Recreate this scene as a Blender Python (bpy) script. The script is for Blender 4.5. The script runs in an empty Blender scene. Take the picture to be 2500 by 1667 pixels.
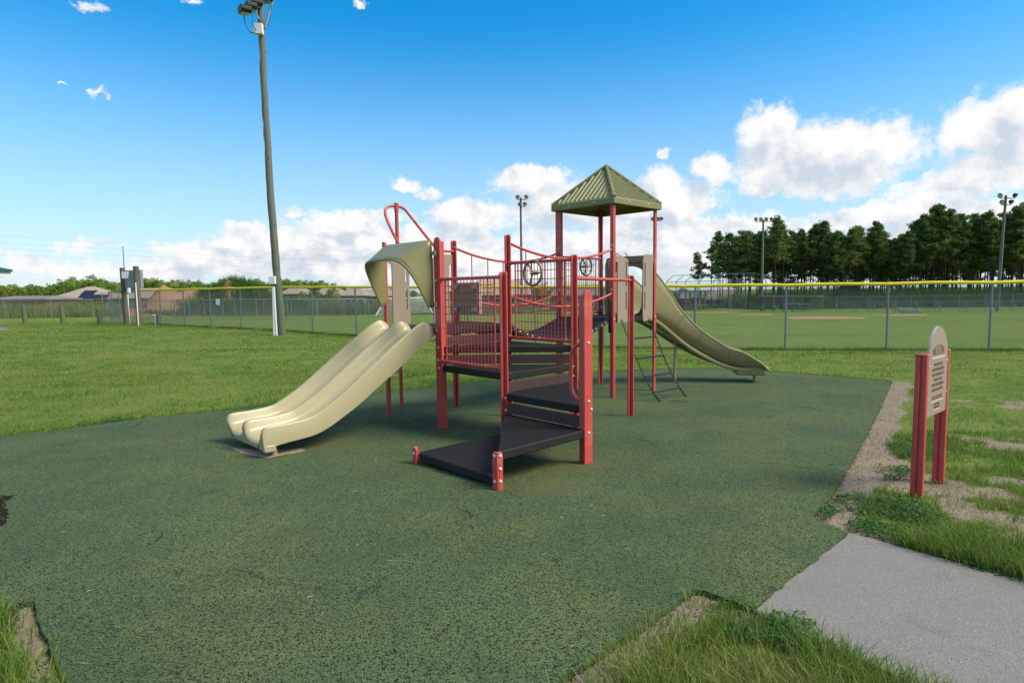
import bpy, math, random
import numpy as np
from mathutils import Matrix, Vector
R = math.radians
random.seed(7)
rng = np.random.default_rng(11)
scene = bpy.context.scene
col = scene.collection
PI = math.pi

# ------------------------------------------------------------------ camera
F_PX, PITCH, ROLL, EYE = 1493.157, R(4.6727), R(.66881), 1.68657
cd = bpy.data.cameras.new('camera')
cam = bpy.data.objects.new('camera', cd)
col.objects.link(cam)
cd.sensor_width = 36
cd.lens = F_PX / 2500 * 36
cd.clip_start, cd.clip_end = .05, 5000
scene.cycles.max_bounces, scene.cycles.diffuse_bounces, scene.cycles.glossy_bounces, scene.cycles.transmission_bounces, scene.cycles.transparent_max_bounces = 4, 2, 2, 2, 4
cam.matrix_world = Matrix.Translation((0, 0, EYE)) @ Matrix.Rotation(PI / 2 - PITCH, 4, 'X') @ Matrix.Rotation(-ROLL, 4, 'Z')
scene.camera = cam

# ------------------------------------------------------------------ light and exposure
SUN_AZ, SUN_EL = R(106), R(46)          # azimuth from +Y towards +X
scene.view_settings.view_transform = 'Standard'
scene.view_settings.look = 'None'
scene.view_settings.gamma = 1
scene.view_settings.use_curve_mapping = False
scene.view_settings.exposure = .7
sd = bpy.data.lights.new('sun', 'SUN')
sd.energy, sd.angle, sd.color = 2.9, R(26), (1, .90, .685)
sun = bpy.data.objects.new('sun', sd)
col.objects.link(sun)
sun.location = (20, -3, 30)
sdir = Vector((math.sin(SUN_AZ) * math.cos(SUN_EL), math.cos(SUN_AZ) * math.cos(SUN_EL), math.sin(SUN_EL)))
sun.rotation_euler = sdir.to_track_quat('Z', 'Y').to_euler()


def ray(px, py):
    c, s = math.cos(ROLL), math.sin(ROLL)
    dx, dy = px - 1250, py - 833.5
    X, Y = c * dx - s * dy, s * dx + c * dy
    up = -Y / F_PX
    return np.array([X / F_PX, math.cos(PITCH) + up * math.sin(PITCH), -math.sin(PITCH) + up * math.cos(PITCH)])


# ------------------------------------------------------------------ node helpers
class NT:
    def __init__(s, tree):
        s.t = tree
        s.n = tree.nodes
        s.l = tree.links

    def new(s, typ, **kw):
        n = s.n.new(typ)
        for k, v in kw.items():
            setattr(n, k, v)
        return n

    def val(s, sock, v):
        if isinstance(v, bpy.types.NodeSocket):
            s.l.new(v, sock)
        elif v is not None:
            sock.default_value = v

    def math(s, op, a, b=None, c=None, clamp=False):
        n = s.new('ShaderNodeMath', operation=op, use_clamp=clamp)
        for i, v in enumerate((a, b, c)):
            if v is not None:
                s.val(n.inputs[i], v)
        return n.outputs[0]

    def vmath(s, op, a, b=None, scale=None):
        n = s.new('ShaderNodeVectorMath', operation=op)
        s.val(n.inputs[0], a)
        if b is not None:
            s.val(n.inputs[1], b)
        if scale is not None:
            s.val(n.inputs['Scale'], scale)
        return n.outputs['Value'] if op in ('LENGTH', 'DOT_PRODUCT') else n.outputs[0]

    def noise(s, vec, scale, detail=4, rough=.55, dist=0):
        n = s.new('ShaderNodeTexNoise')
        if vec is not None:
            s.l.new(vec, n.inputs['Vector'])
        n.inputs['Scale'].default_value = scale
        n.inputs['Detail'].default_value = detail
        n.inputs['Roughness'].default_value = rough
        n.inputs['Distortion'].default_value = dist
        return n.outputs['Fac']

    def noisec(s, vec, scale, detail=4, rough=.55):
        n = s.new('ShaderNodeTexNoise')
        s.l.new(vec, n.inputs['Vector'])
        n.inputs['Scale'].default_value = scale
        n.inputs['Detail'].default_value = detail
        n.inputs['Roughness'].default_value = rough
        return n.outputs['Color']

    def ramp(s, fac, stops):
        n = s.new('ShaderNodeValToRGB')
        s.l.new(fac, n.inputs[0])
        e = n.color_ramp.elements
        while len(e) < len(stops):
            e.new(.5)
        for el, (p, c) in zip(e, stops):
            el.position = p
            el.color = (c, c, c, 1) if isinstance(c, (int, float)) else (*c, 1)
        return n.outputs[0]

    def mix(s, fac, a, b, blend='MIX'):
        n = s.new('ShaderNodeMix', data_type='RGBA', blend_type=blend)
        s.val(n.inputs[0], fac)
        s.val(n.inputs[6], (*a, 1) if isinstance(a, tuple) else a)
        s.val(n.inputs[7], (*b, 1) if isinstance(b, tuple) else b)
        return n.outputs[2]

    def smooth(s, x, lo, hi):
        n = s.new('ShaderNodeMapRange', interpolation_type='SMOOTHSTEP')
        s.val(n.inputs[0], x)
        n.inputs[1].default_value = lo
        n.inputs[2].default_value = hi
        return n.outputs[0]


# ------------------------------------------------------------------ sky
# cumulus heaps: pixel centre, pixel radii, weight
CLOUDS = [(2010, 385, 205, 85, 1.1), (1890, 320, 85, 62, 1), (2140, 352, 90, 66, 1), (1880, 420, 90, 55, .9), (2100, 420, 110, 55, .9),
          (2440, 310, 130, 85, 1.1), (2490, 255, 60, 50, .9), (2420, 415, 130, 60, 1), (2300, 470, 160, 42, .95), (2170, 520, 260, 45, .9),
          (1743, 408, 58, 46, 1), (1632, 381, 30, 15, .75), (1625, 450, 68, 42, 1), (1640, 510, 130, 52, 1.1), (1780, 555, 200, 52, .95),
          (1291, 440, 105, 36, 1), (1381, 505, 190, 58, 1.05), (995, 450, 38, 22, .95), (1056, 478, 55, 18, .85), (890, 530, 160, 22, .95),
          (1147, 540, 110, 52, 1.1), (592, 553, 80, 24, 1), (720, 520, 46, 16, .85), (760, 592, 260, 50, 1.2), (480, 612, 170, 30, 1.1),
          (1063, 610, 220, 60, 1.15), (232, 222, 44, 22, .56), (212, 215, 22, 14, .45), (149, 208, 26, 9, .42), (218, 8, 66, 24, .5), (484, 4, 60, 20, .36), (884, 12, 42, 20, .55),
          (1500, 600, 350, 60, 1.05), (2100, 590, 440, 75, 1.12), (1800, 640, 500, 45, .95), (600, 650, 580, 44, 1.05), (1000, 665, 540, 40, 1.1)]
world = bpy.data.worlds.new('World')
scene.world = world
world.use_nodes = True
world.cycles.sampling_method = 'NONE'      # an even sky needs no importance map
wt = NT(world.node_tree)
wt.n.clear()


def cloud_group(fine_on):
    g = bpy.data.node_groups.new('cloud_density', 'ShaderNodeTree')
    g.interface.new_socket('Dir', in_out='INPUT', socket_type='NodeSocketVector')
    g.interface.new_socket('Density', in_out='OUTPUT', socket_type='NodeSocketFloat')
    t = NT(g)
    gi, go = t.new('NodeGroupInput'), t.new('NodeGroupOutput')
    d = gi.outputs[0]
    warp = t.vmath('SCALE', t.vmath('SUBTRACT', t.noisec(d, 11, 5 if fine_on else 2, .6), (.5, .5, .5)), scale=.055)
    if fine_on:
        warp = t.vmath('ADD', warp, t.vmath('SCALE', t.vmath('SUBTRACT', t.noisec(d, 52, 4, .65), (.5, .5, .5)), scale=.03))
    dw = t.vmath('ADD', d, warp)
    sp = t.new('ShaderNodeSeparateXYZ')
    t.l.new(dw, sp.inputs[0])
    az = t.math('ARCTAN2', sp.outputs[0], sp.outputs[1])
    el = t.math('ARCSINE', sp.outputs[2])
    cb = t.new('ShaderNodeCombineXYZ')
    t.l.new(az, cb.inputs[0])
    t.l.new(el, cb.inputs[1])
    acc = None
    for px, py, rx, ry, w in CLOUDS:
        r = ray(px, py)
        a0, e0 = math.atan2(r[0], r[1]), math.atan2(r[2], math.hypot(r[0], r[1]))
        k = 1 / F_PX * math.cos(a0)
        q = t.vmath('MULTIPLY', t.vmath('SUBTRACT', cb.outputs[0], (a0, e0, 0)), (1 / (rx * k), 1 / (ry * k * 1.08), 0))
        b = t.math('SUBTRACT', w, t.vmath('LENGTH', q))
        acc = b if acc is None else t.math('SMOOTH_MAX', acc, b, .06)
    # broken cloud added outside the view and overhead, to whiten the ambient light
    nb = t.noise(d, 3.2, 3, .5)
    bank = t.math('ADD', t.math('MULTIPLY', t.math('SUBTRACT', nb, .5), 4.5), .0)
    side = t.math('MAXIMUM', t.smooth(t.math('ABSOLUTE', az), .8, 1.1), t.smooth(el, .52, .75))
    bank = t.math('ADD', bank, t.math('MULTIPLY', t.math('SUBTRACT', side, 1), 3))
    acc = t.math('MAXIMUM', acc, bank)
    mid = t.math('SUBTRACT', t.noise(d, 13, 3, .5), .5)
    out = t.math('ADD', acc, t.math('MULTIPLY', mid, .8))
    # flat layers low over the horizon
    lay = t.math('SUBTRACT', t.noise(t.vmath('MULTIPLY', cb.outputs[0], (7, 30, 0)), 1, 3, .55), .53)
    out = t.math('ADD', out, t.math('MULTIPLY', lay, t.math('MULTIPLY', t.smooth(el, .2, .1), 2.6)))
    if fine_on:
        fine = t.math('SUBTRACT', t.noise(d, 46, 5, .65), .5)
        out = t.math('ADD', out, t.math('MULTIPLY', fine, .95))
    t.l.new(out, go.inputs[0])
    return g


cg, cg2 = cloud_group(True), cloud_group(False)
tc = wt.new('ShaderNodeTexCoord')
dirv = tc.outputs['Generated']
sky = wt.new('ShaderNodeTexSky', sky_type='NISHITA', sun_disc=False, sun_elevation=SUN_EL, sun_rotation=SUN_AZ, air_density=1.0, dust_density=.5, ozone_density=4.0)
skyc = wt.new('ShaderNodeHueSaturation')
skyc.inputs['Hue'].default_value = .490
skyc.inputs['Saturation'].default_value = 1.42
skyc.inputs['Value'].default_value = 1.30
wt.l.new(sky.outputs[0], skyc.inputs['Color'])
g1, g2 = wt.new('ShaderNodeGroup', node_tree=cg), wt.new('ShaderNodeGroup', node_tree=cg2)
wt.l.new(dirv, g1.inputs[0])
wt.l.new(wt.vmath('NORMALIZE', wt.vmath('ADD', dirv, (.022, 0, .03))), g2.inputs[0])
alpha = wt.smooth(g1.outputs[0], -.08, .42)
puff = wt.math('MULTIPLY', wt.math('SUBTRACT', wt.noise(wt.vmath('ADD', dirv, (.012, 0, .018)), 24, 4, .6), wt.noise(dirv, 24, 4, .6)), 2.6)
sha = wt.math('ADD', wt.smooth(g2.outputs[0], .15, 1.1), puff, clamp=True)
sepd = wt.new('ShaderNodeSeparateXYZ')
wt.l.new(dirv, sepd.inputs[0])
ccol = wt.mix(wt.math('MULTIPLY', sha, .8), (6.1, 6.1, 6.1), (3.3, 3.95, 4.65))
haze_f = wt.math('MULTIPLY', wt.smooth(sepd.outputs[2], .40, -.03), .78)
skyh = wt.mix(haze_f, skyc.outputs[0], (3.7, 4.7, 5.5))
final = wt.mix(alpha, skyh, ccol)
bg = wt.new('ShaderNodeBackground')
wt.l.new(final, bg.inputs[0])
bg.inputs[1].default_value = .1
wo = wt.new('ShaderNodeOutputWorld')
wt.l.new(bg.outputs[0], wo.inputs[0])

# ------------------------------------------------------------------ terrain, pixel -> place


def sst(t):
    t = np.clip(t, 0, 1)
    return t * t * (3 - 2 * t)


def terrain(x, y):
    x, y = np.asarray(x, float), np.asarray(y, float)
    near = -.0204 * (np.clip(y, -6, 12) - 4) - .0046 * np.clip(x, -6, 6)
    zl = .163 * sst((y - 12) / 18) - 1.2 * sst((y - 58) / 55)
    zr = -1.1 * sst((y - 18) / 70)
    t = sst((x / np.maximum(y, 1) + .45) / .65)
    return near + zl * (1 - t) + zr * t


def tz(x, y):
    return float(terrain(x, y))


def G(px, py):
    d = ray(px, py)
    t = 1.
    for i in range(5000):
        if EYE + d[2] * t <= tz(d[0] * t, d[1] * t):
            break
        t *= 1.004
    lo, hi = t / 1.004, t
    for i in range(30):
        m = (lo + hi) / 2
        if EYE + d[2] * m <= tz(d[0] * m, d[1] * m):
            hi = m
        else:
            lo = m
    return np.array([d[0] * hi, d[1] * hi, EYE + d[2] * hi])


def at(px, py, Y):
    d = ray(px, py)
    return np.array([d[0] / d[1] * Y, Y, EYE + d[2] / d[1] * Y])


def hgt(P, py):
    """world z at which the vertical through P meets pixel row py"""
    lo, hi = -5., 60.
    for i in range(45):
        m = (lo + hi) / 2
        z = m - EYE
        fw = P[1] * math.cos(PITCH) - z * math.sin(PITCH)
        up = P[1] * math.sin(PITCH) + z * math.cos(PITCH)
        X, Y = F_PX * P[0] / fw, -F_PX * up / fw
        if 833.5 - math.sin(ROLL) * X + math.cos(ROLL) * Y > py:
            lo = m
        else:
            hi = m
    return m


# ------------------------------------------------------------------ materials
def mat(name, base, rough=.5, spec=.5, var=.12, vscale=6., bump=0., bscale=40., metal=0., coord='Object', dirt=0., dirtc=(.1, .08, .05)):
    m = bpy.data.materials.new(name)
    m.use_nodes = True
    t = NT(m.node_tree)
    b = t.n['Principled BSDF']
    tcn = t.new('ShaderNodeTexCoord')
    v = tcn.outputs[coord]
    f = t.noise(v, vscale, 5, .6)
    c = t.mix(f, tuple(x * (1 - var) for x in base), tuple(min(x * (1 + var), 1) for x in base))
    if dirt:
        dn = t.smooth(t.noise(v, vscale * .6, 8, .65, .4), .52, .78)
        c = t.mix(t.math('MULTIPLY', dn, dirt), c, dirtc)
    t.l.new(c, b.inputs['Base Color'])
    rn = t.math('ADD', rough - .08, t.math('MULTIPLY', f, .16))
    t.l.new(rn, b.inputs['Roughness'])
    b.inputs['Specular IOR Level'].default_value = spec
    b.inputs['Metallic'].default_value = metal
    if bump:
        bn = t.new('ShaderNodeBump')
        bn.inputs['Strength'].default_value = bump
        bn.inputs['Distance'].default_value = .01
        t.l.new(t.noise(v, bscale, 4, .6), bn.inputs['Height'])
        t.l.new(bn.outputs[0], b.inputs['Normal'])
    return m


M = {}
M['red'] = mat('red_paint', (.51, .064, .054), .46, .55, .14, 3, dirt=.85, dirtc=(.62, .215, .18))
M['wire'] = mat('red_wire', (.44, .058, .055), .45, .4, .1, 3)
M['olive'] = mat('olive_plastic', (.405, .355, .20), .30, .55, .06, 2, dirt=.18, dirtc=(.25, .21, .11))
M['hood'] = mat('hood_plastic', (.225, .208, .085), .36, .5, .06, 2, dirt=.15, dirtc=(.2, .2, .1))
M['slide2'] = mat('slide_plastic', (.245, .218, .102), .4, .5, .07, 2.5, dirt=.2, dirtc=(.2, .18, .09))
M['roof'] = mat('roof_plastic', (.205, .200, .080), .45, .4, .12, 4, dirt=.3, dirtc=(.09, .09, .035))
M['tan'] = mat('tan_panel', (.32, .25, .19), .5, .4, .05, 5, dirt=.15, dirtc=(.24, .18, .13))
M['pink'] = mat('panel_edge', (.50, .38, .46), .5, .4, .05, 5)
M['wheel'] = mat('wheel_plastic', (.22, .175, .10), .38, .5, .08, 5)
M['cap'] = mat('bolt_cap', (.62, .58, .52), .4, .5, .06, 30)
M['steel'] = mat('bolt_steel', (.55, .56, .58), .3, .5, .1, 30, metal=.8)
M['riser'] = mat('riser_board', (.06, .034, .038), .5, .4, .15, 6, dirt=.3, dirtc=(.11, .08, .08))
M['rubberblack'] = mat('black_rubber', (.018, .018, .02), .45, .4, .2, 12)
M['rung'] = mat('rung_coating', (.018, .016, .018), .4, .5, .2, 12)
M['galv'] = mat('galvanised_steel', (.20, .24, .28), .5, .5, .12, 8, metal=.35)
M['galvmesh'] = mat('galvanised_wire', (.11, .135, .145), .6, .3, .12, 8)
M['yellow'] = mat('yellow_cap', (.74, .60, .02), .55, .35, .1, 4, dirt=.4, dirtc=(.32, .25, .02))
M['white'] = mat('white_paint', (.72, .73, .74), .5, .4, .05, 6, dirt=.2, dirtc=(.5, .5, .48))
M['grey'] = mat('grey_metal', (.22, .25, .28), .5, .5, .1, 4, dirt=.2)
M['dark'] = mat('dark_metal', (.02, .022, .025), .5, .4, .1, 5)
M['glass'] = mat('lamp_glass', (.45, .5, .52), .15, .6, .05, 5)
M['wood'] = mat('grey_wood', (.13, .115, .09), .85, .2, .35, 3, bump=.6, bscale=25, dirt=.5, dirtc=(.05, .04, .03))
M['stand'] = mat('stand_timber', (.21, .145, .085), .85, .2, .3, 3, bump=.4, bscale=25)
M['brick'] = mat('brick_wall', (.22, .13, .10), .9, .2, .2, 12)
M['stucco'] = mat('cream_wall', (.55, .45, .32), .9, .2, .06, 3)
M['shingle'] = mat('shingle_roof', (.36, .29, .215), .9, .2, .12, 2)
M['shinglegrey'] = mat('grey_shingle', (.20, .185, .175), .9, .2, .12, 2)
M['panel'] = mat('solar_glass', (.018, .02, .028), .2, .6, .1, 2)
M['window'] = mat('window_glass', (.03, .04, .05), .1, .6, .1, 2)
M['green_trim'] = mat('green_trim', (.015, .09, .07), .5, .4, .1, 3)
M['soil'] = mat('dirt', (.36, .205, .115), .95, .1, .25, 2.5, bump=.7, bscale=6)
M['clay'] = mat('infield_clay', (.42, .235, .13), .95, .1, .15, 3)
M['bark'] = mat('pine_bark', (.055, .042, .036), .95, .1, .4, 2.5, bump=.6, bscale=20)
M['alu'] = mat('aluminium', (.42, .45, .47), .4, .5, .08, 6, metal=.6)
M['hole'] = mat('dark_soil', (.022, .017, .012), .95, .05, .3, 9)
M['net'] = mat('goal_net', (.62, .66, .68), .7, .3, .05, 6)
M['dull'] = mat('dull_leaf', (.07, .10, .025), .8, .2, .3, 4)


def pole_wood():
    m = bpy.data.materials.new('treated_pole')
    m.use_nodes = True
    t = NT(m.node_tree)
    b = t.n['Principled BSDF']
    tcn = t.new('ShaderNodeTexCoord')
    mp = t.new('ShaderNodeMapping')
    mp.inputs['Scale'].default_value = (1, 1, .06)
    t.l.new(tcn.outputs['Object'], mp.inputs[0])
    f = t.noise(mp.outputs[0], 22, 6, .7)
    sp = t.new('ShaderNodeSeparateXYZ')
    t.l.new(tcn.outputs['Object'], sp.inputs[0])
    zz = t.math('ADD', sp.outputs[2], t.math('MULTIPLY', t.noise(tcn.outputs['Object'], 1.2, 3), 2.))
    lowc = t.mix(f, (.05, .068, .042), (.15, .185, .115))
    highc = t.mix(f, (.075, .072, .06), (.215, .205, .175))
    c = t.mix(t.smooth(zz, 3.2, 5.6), lowc, highc)
    kn = t.new('ShaderNodeTexVoronoi')
    kn.inputs['Scale'].default_value = 5.5
    mp2 = t.new('ShaderNodeMapping')
    mp2.inputs['Scale'].default_value = (1, 1, .35)
    t.l.new(tcn.outputs['Object'], mp2.inputs[0])
    t.l.new(mp2.outputs[0], kn.inputs['Vector'])
    c = t.mix(t.smooth(kn.outputs['Distance'], .16, .07), c, (.02, .017, .013))
    t.l.new(c, b.inputs['Base Color'])
    b.inputs['Roughness'].default_value = .85
    bn = t.new('ShaderNodeBump')
    bn.inputs['Strength'].default_value = .5
    bn.inputs['Distance'].default_value = .02
    t.l.new(f, bn.inputs['Height'])
    t.l.new(bn.outputs[0], b.inputs['Normal'])
    return m


M['pole'] = pole_wood()


def deck_mat():
    m = bpy.data.materials.new('deck_coating')
    m.use_nodes = True
    t = NT(m.node_tree)
    b = t.n['Principled BSDF']
    tcn = t.new('ShaderNodeTexCoord')
    v = t.vmath('SCALE', tcn.outputs['Object'], scale=1 / .028)
    fr = t.vmath('SUBTRACT', t.vmath('FRACTION', v), (.5, .5, 0))
    sp = t.new('ShaderNodeSeparateXYZ')
    t.l.new(fr, sp.inputs[0])
    rr = t.math('SQRT', t.math('ADD', t.math('POWER', t.math('MULTIPLY', sp.outputs[0], .8), 2), t.math('POWER', sp.outputs[1], 2)))
    hole = t.smooth(rr, .36, .29)
    nrm = t.new('ShaderNodeNewGeometry')
    sn = t.new('ShaderNodeSeparateXYZ')
    t.l.new(nrm.outputs['Normal'], sn.inputs[0])
    hole = t.math('MULTIPLY', hole, t.smooth(sn.outputs[2], .8, .95))
    wear = t.noise(tcn.outputs['Object'], 5, 8, .65, .5)
    c = t.mix(wear, (.014, .014, .0142), (.034, .0325, .032))
    c = t.mix(t.smooth(wear, .62, .8), c, (.055, .05, .046))
    c = t.mix(hole, c, (.003, .003, .003))
    t.l.new(c, b.inputs['Base Color'])
    t.l.new(t.math('ADD', .5, t.math('MULTIPLY', wear, .3)), b.inputs['Roughness'])
    b.inputs['Specular IOR Level'].default_value = .15
    bn = t.new('ShaderNodeBump', invert=True)
    bn.inputs['Strength'].default_value = .8
    bn.inputs['Distance'].default_value = .006
    t.l.new(hole, bn.inputs['Height'])
    t.l.new(bn.outputs[0], b.inputs['Normal'])
    return m


M['deck'] = deck_mat()


def rubber_mat():
    m = bpy.data.materials.new('crumb_rubber_surface')
    m.use_nodes = True
    t = NT(m.node_tree)
    b = t.n['Principled BSDF']
    tcn = t.new('ShaderNodeTexCoord')
    v = tcn.outputs['Object']
    vo = t.new('ShaderNodeTexVoronoi')
    vo.inputs['Scale'].default_value = 165
    t.l.new(t.vmath('ADD', v, t.vmath('SCALE', t.noisec(v, 60, 2), scale=.006)), vo.inputs['Vector'])
    sp = t.new('ShaderNodeSeparateColor')
    t.l.new(vo.outputs['Color'], sp.inputs[0])
    big = t.noise(v, .55, 5, .6)
    med = t.noise(v, 2.2, 6, .65, .3)
    hue = t.noise(v, .9, 3, .5)
    g = t.mix(t.smooth(hue, .36, .68), (.134, .198, .082), (.172, .214, .076))
    g = t.mix(sp.outputs[1], t.mix(.55, g, (.03, .05, .03)), g)
    thr = t.math('SUBTRACT', .71, t.math('MULTIPLY', t.math('SUBTRACT', med, .5), .16))
    blk = t.smooth(t.math('SUBTRACT', sp.outputs[0], thr), -.03, .03)
    c = t.mix(blk, g, (.014, .019, .016))
    # grime that has gathered in low spots and along seams
    dirt = t.smooth(t.math('ADD', t.math('MULTIPLY', big, .7), t.math('MULTIPLY', med, .45)), .66, .46)
    c = t.mix(t.math('MULTIPLY', dirt, .30), c, (.030, .054, .032))
    # moss and grit gathered at the feet of posts and slides
    mossn = t.noise(v, 7, 6, .7)
    for sx_, sy_, sr_ in ((.35, 5.25, .38), (.75, 6.0, .30), (.25, 5.95, .7), (-.93, 7.75, .32), (-.7, 7.9, .6), (-2.75, 6.9, .75), (-2.2, 7.0, .6), (1.7, 10.25, .4), (1.75, 12.0, .4), (2.6, 11.1, .35), (4.75, 12.1, .6)):
        q_ = t.vmath('LENGTH', t.vmath('MULTIPLY', t.vmath('SUBTRACT', v, (sx_, sy_, 0)), (1 / sr_, 1 / sr_, 0)))
        c = t.mix(t.math('MULTIPLY', t.smooth(t.math('ADD', q_, t.math('MULTIPLY', t.math('SUBTRACT', mossn, .5), 1.6)), 1.0, .25), .34), c, (.135, .125, .045))
    brown = t.smooth(t.noise(v, 1.3, 7, .7, .6), .64, .76)
    c = t.mix(t.math('MULTIPLY', brown, .25), c, (.075, .06, .028))
    ck = t.new('ShaderNodeTexVoronoi', feature='DISTANCE_TO_EDGE')
    ck.inputs['Scale'].default_value = .42
    t.l.new(t.vmath('ADD', v, t.vmath('SCALE', t.noisec(v, 1.4, 6, .65), scale=1.1)), ck.inputs['Vector'])
    cm = t.math('MULTIPLY', t.smooth(ck.outputs['Distance'], .012, .002), t.smooth(t.noise(v, .8, 2), .5, .62))
    c = t.mix(t.math('MULTIPLY', cm, .55), c, (.008, .012, .01))
    t.l.new(c, b.inputs['Base Color'])
    b.inputs['Roughness'].default_value = .9
    b.inputs['Specular IOR Level'].default_value = .15
    bn = t.new('ShaderNodeBump')
    bn.inputs['Strength'].default_value = .75
    bn.inputs['Distance'].default_value = .008
    t.l.new(t.math('SUBTRACT', t.math('ADD', vo.outputs['Distance'], t.math('MULTIPLY', med, 1.5)), t.math('MULTIPLY', cm, 2)), bn.inputs['Height'])
    t.l.new(bn.outputs[0], b.inputs['Normal'])
    return m


M['rubber'] = rubber_mat()


def concrete_mat():
    m = bpy.data.materials.new('exposed_aggregate')
    m.use_nodes = True
    t = NT(m.node_tree)
    b = t.n['Principled BSDF']
    v = t.new('ShaderNodeTexCoord').outputs['Object']
    vo = t.new('ShaderNodeTexVoronoi')
    vo.inputs['Scale'].default_value = 150
    t.l.new(v, vo.inputs['Vector'])
    sp = t.new('ShaderNodeSeparateColor')
    t.l.new(vo.outputs['Color'], sp.inputs[0])
    n = t.noise(v, 2.5, 8, .65)
    c = t.mix(n, (.155, .146, .132), (.235, .223, .205))
    c = t.mix(t.math('MULTIPLY', t.smooth(sp.outputs[0], .6, .95), .55), c, t.mix(sp.outputs[1], (.34, .32, .295), (.22, .165, .115)))
    c = t.mix(t.math('MULTIPLY', t.smooth(sp.outputs[2], .93, .97), .6), c, (.07, .07, .07))
    stain = t.smooth(t.noise(v, 1.6, 8, .7, .5), .56, .74)
    c = t.mix(t.math('MULTIPLY', stain, .62), c, (.085, .08, .072))
    t.l.new(c, b.inputs['Base Color'])
    b.inputs['Roughness'].default_value = .85
    bn = t.new('ShaderNodeBump')
    bn.inputs['Strength'].default_value = .5
    bn.inputs['Distance'].default_value = .004
    t.l.new(t.math('ADD', vo.outputs['Distance'], t.noise(v, 60, 3)), bn.inputs['Height'])
    t.l.new(bn.outputs[0], b.inputs['Normal'])
    return m


M['concrete'] = concrete_mat()


def sand_mat():
    m = bpy.data.materials.new('sandy_soil')
    m.use_nodes = True
    t = NT(m.node_tree)
    b = t.n['Principled BSDF']
    v = t.new('ShaderNodeTexCoord').outputs['Object']
    c = t.mix(t.noise(v, 5, 8, .7), (.27, .205, .15), (.48, .385, .295))
    vo = t.new('ShaderNodeTexVoronoi')
    vo.inputs['Scale'].default_value = 60
    t.l.new(v, vo.inputs['Vector'])
    sp = t.new('ShaderNodeSeparateColor')
    t.l.new(vo.outputs['Color'], sp.inputs[0])
    cr = t.math('MULTIPLY', t.smooth(sp.outputs[0], .80, .86), t.smooth(t.noise(v, 3, 4), .45, .6))
    c = t.mix(cr, c, (.02, .03, .025))
    t.l.new(c, b.inputs['Base Color'])
    b.inputs['Roughness'].default_value = .95
    b.inputs['Specular IOR Level'].default_value = .1
    bn = t.new('ShaderNodeBump')
    bn.inputs['Strength'].default_value = .6
    bn.inputs['Distance'].default_value = .015
    t.l.new(t.noise(v, 28, 6, .7), bn.inputs['Height'])
    t.l.new(bn.outputs[0], b.inputs['Normal'])
    return m


M['sand'] = sand_mat()


def lawn_mat():
    m = bpy.data.materials.new('lawn')
    m.use_nodes = True
    t = NT(m.node_tree)
    b = t.n['Principled BSDF']
    v = t.new('ShaderNodeTexCoord').outputs['Object']
    n1 = t.noise(v, .22, 6, .65)
    n2 = t.noise(v, 1.6, 7, .7)
    n3 = t.noise(v, 26, 4, .7)
    c = t.mix(t.smooth(n1, .35, .65), (.08, .155, .019), (.145, .215, .034))
    c = t.mix(t.smooth(n2, .38, .66), c, (.195, .235, .05))
    mp_ = t.new('ShaderNodeMapping')
    mp_.inputs['Scale'].default_value = (.05, .35, 1)
    t.l.new(v, mp_.inputs[0])
    c = t.mix(t.math('MULTIPLY', t.smooth(t.noise(mp_.outputs[0], 1, 6, .65), .42, .62), .6), c, (.19, .24, .058))
    c = t.mix(t.math('MULTIPLY', t.smooth(n3, .45, .7), .55), c, (.03, .075, .01))
    c = t.mix(t.math('MULTIPLY', t.smooth(t.noise(v, .6, 8, .72, .4), .60, .76), .6), c, (.20, .165, .075))
    so_ = t.new('ShaderNodeAttribute', attribute_name='soil')
    sc_ = t.mix(t.noise(v, 5, 8, .7), (.21, .16, .115), (.37, .295, .22))
    vo = t.new('ShaderNodeTexVoronoi')
    vo.inputs['Scale'].default_value = 70
    t.l.new(v, vo.inputs['Vector'])
    sq_ = t.new('ShaderNodeSeparateColor')
    t.l.new(vo.outputs['Color'], sq_.inputs[0])
    sc_ = t.mix(t.math('MULTIPLY', t.smooth(sq_.outputs[0], .84, .9), t.smooth(t.noise(v, 3, 4), .42, .58)), sc_, (.025, .035, .025))
    sf_ = t.smooth(t.math('ADD', so_.outputs['Fac'], t.math('MULTIPLY', t.math('SUBTRACT', t.noise(v, 11, 8, .75), .5), 1.5)), .42, .72)
    c = t.mix(sf_, c, sc_)
    t.l.new(c, b.inputs['Base Color'])
    b.inputs['Roughness'].default_value = .95
    b.inputs['Specular IOR Level'].default_value = .1
    bn = t.new('ShaderNodeBump')
    bn.inputs['Strength'].default_value = .8
    bn.inputs['Distance'].default_value = .05
    t.l.new(n3, bn.inputs['Height'])
    t.l.new(bn.outputs[0], b.inputs['Normal'])
    return m


M['lawn'] = lawn_mat()


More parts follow.
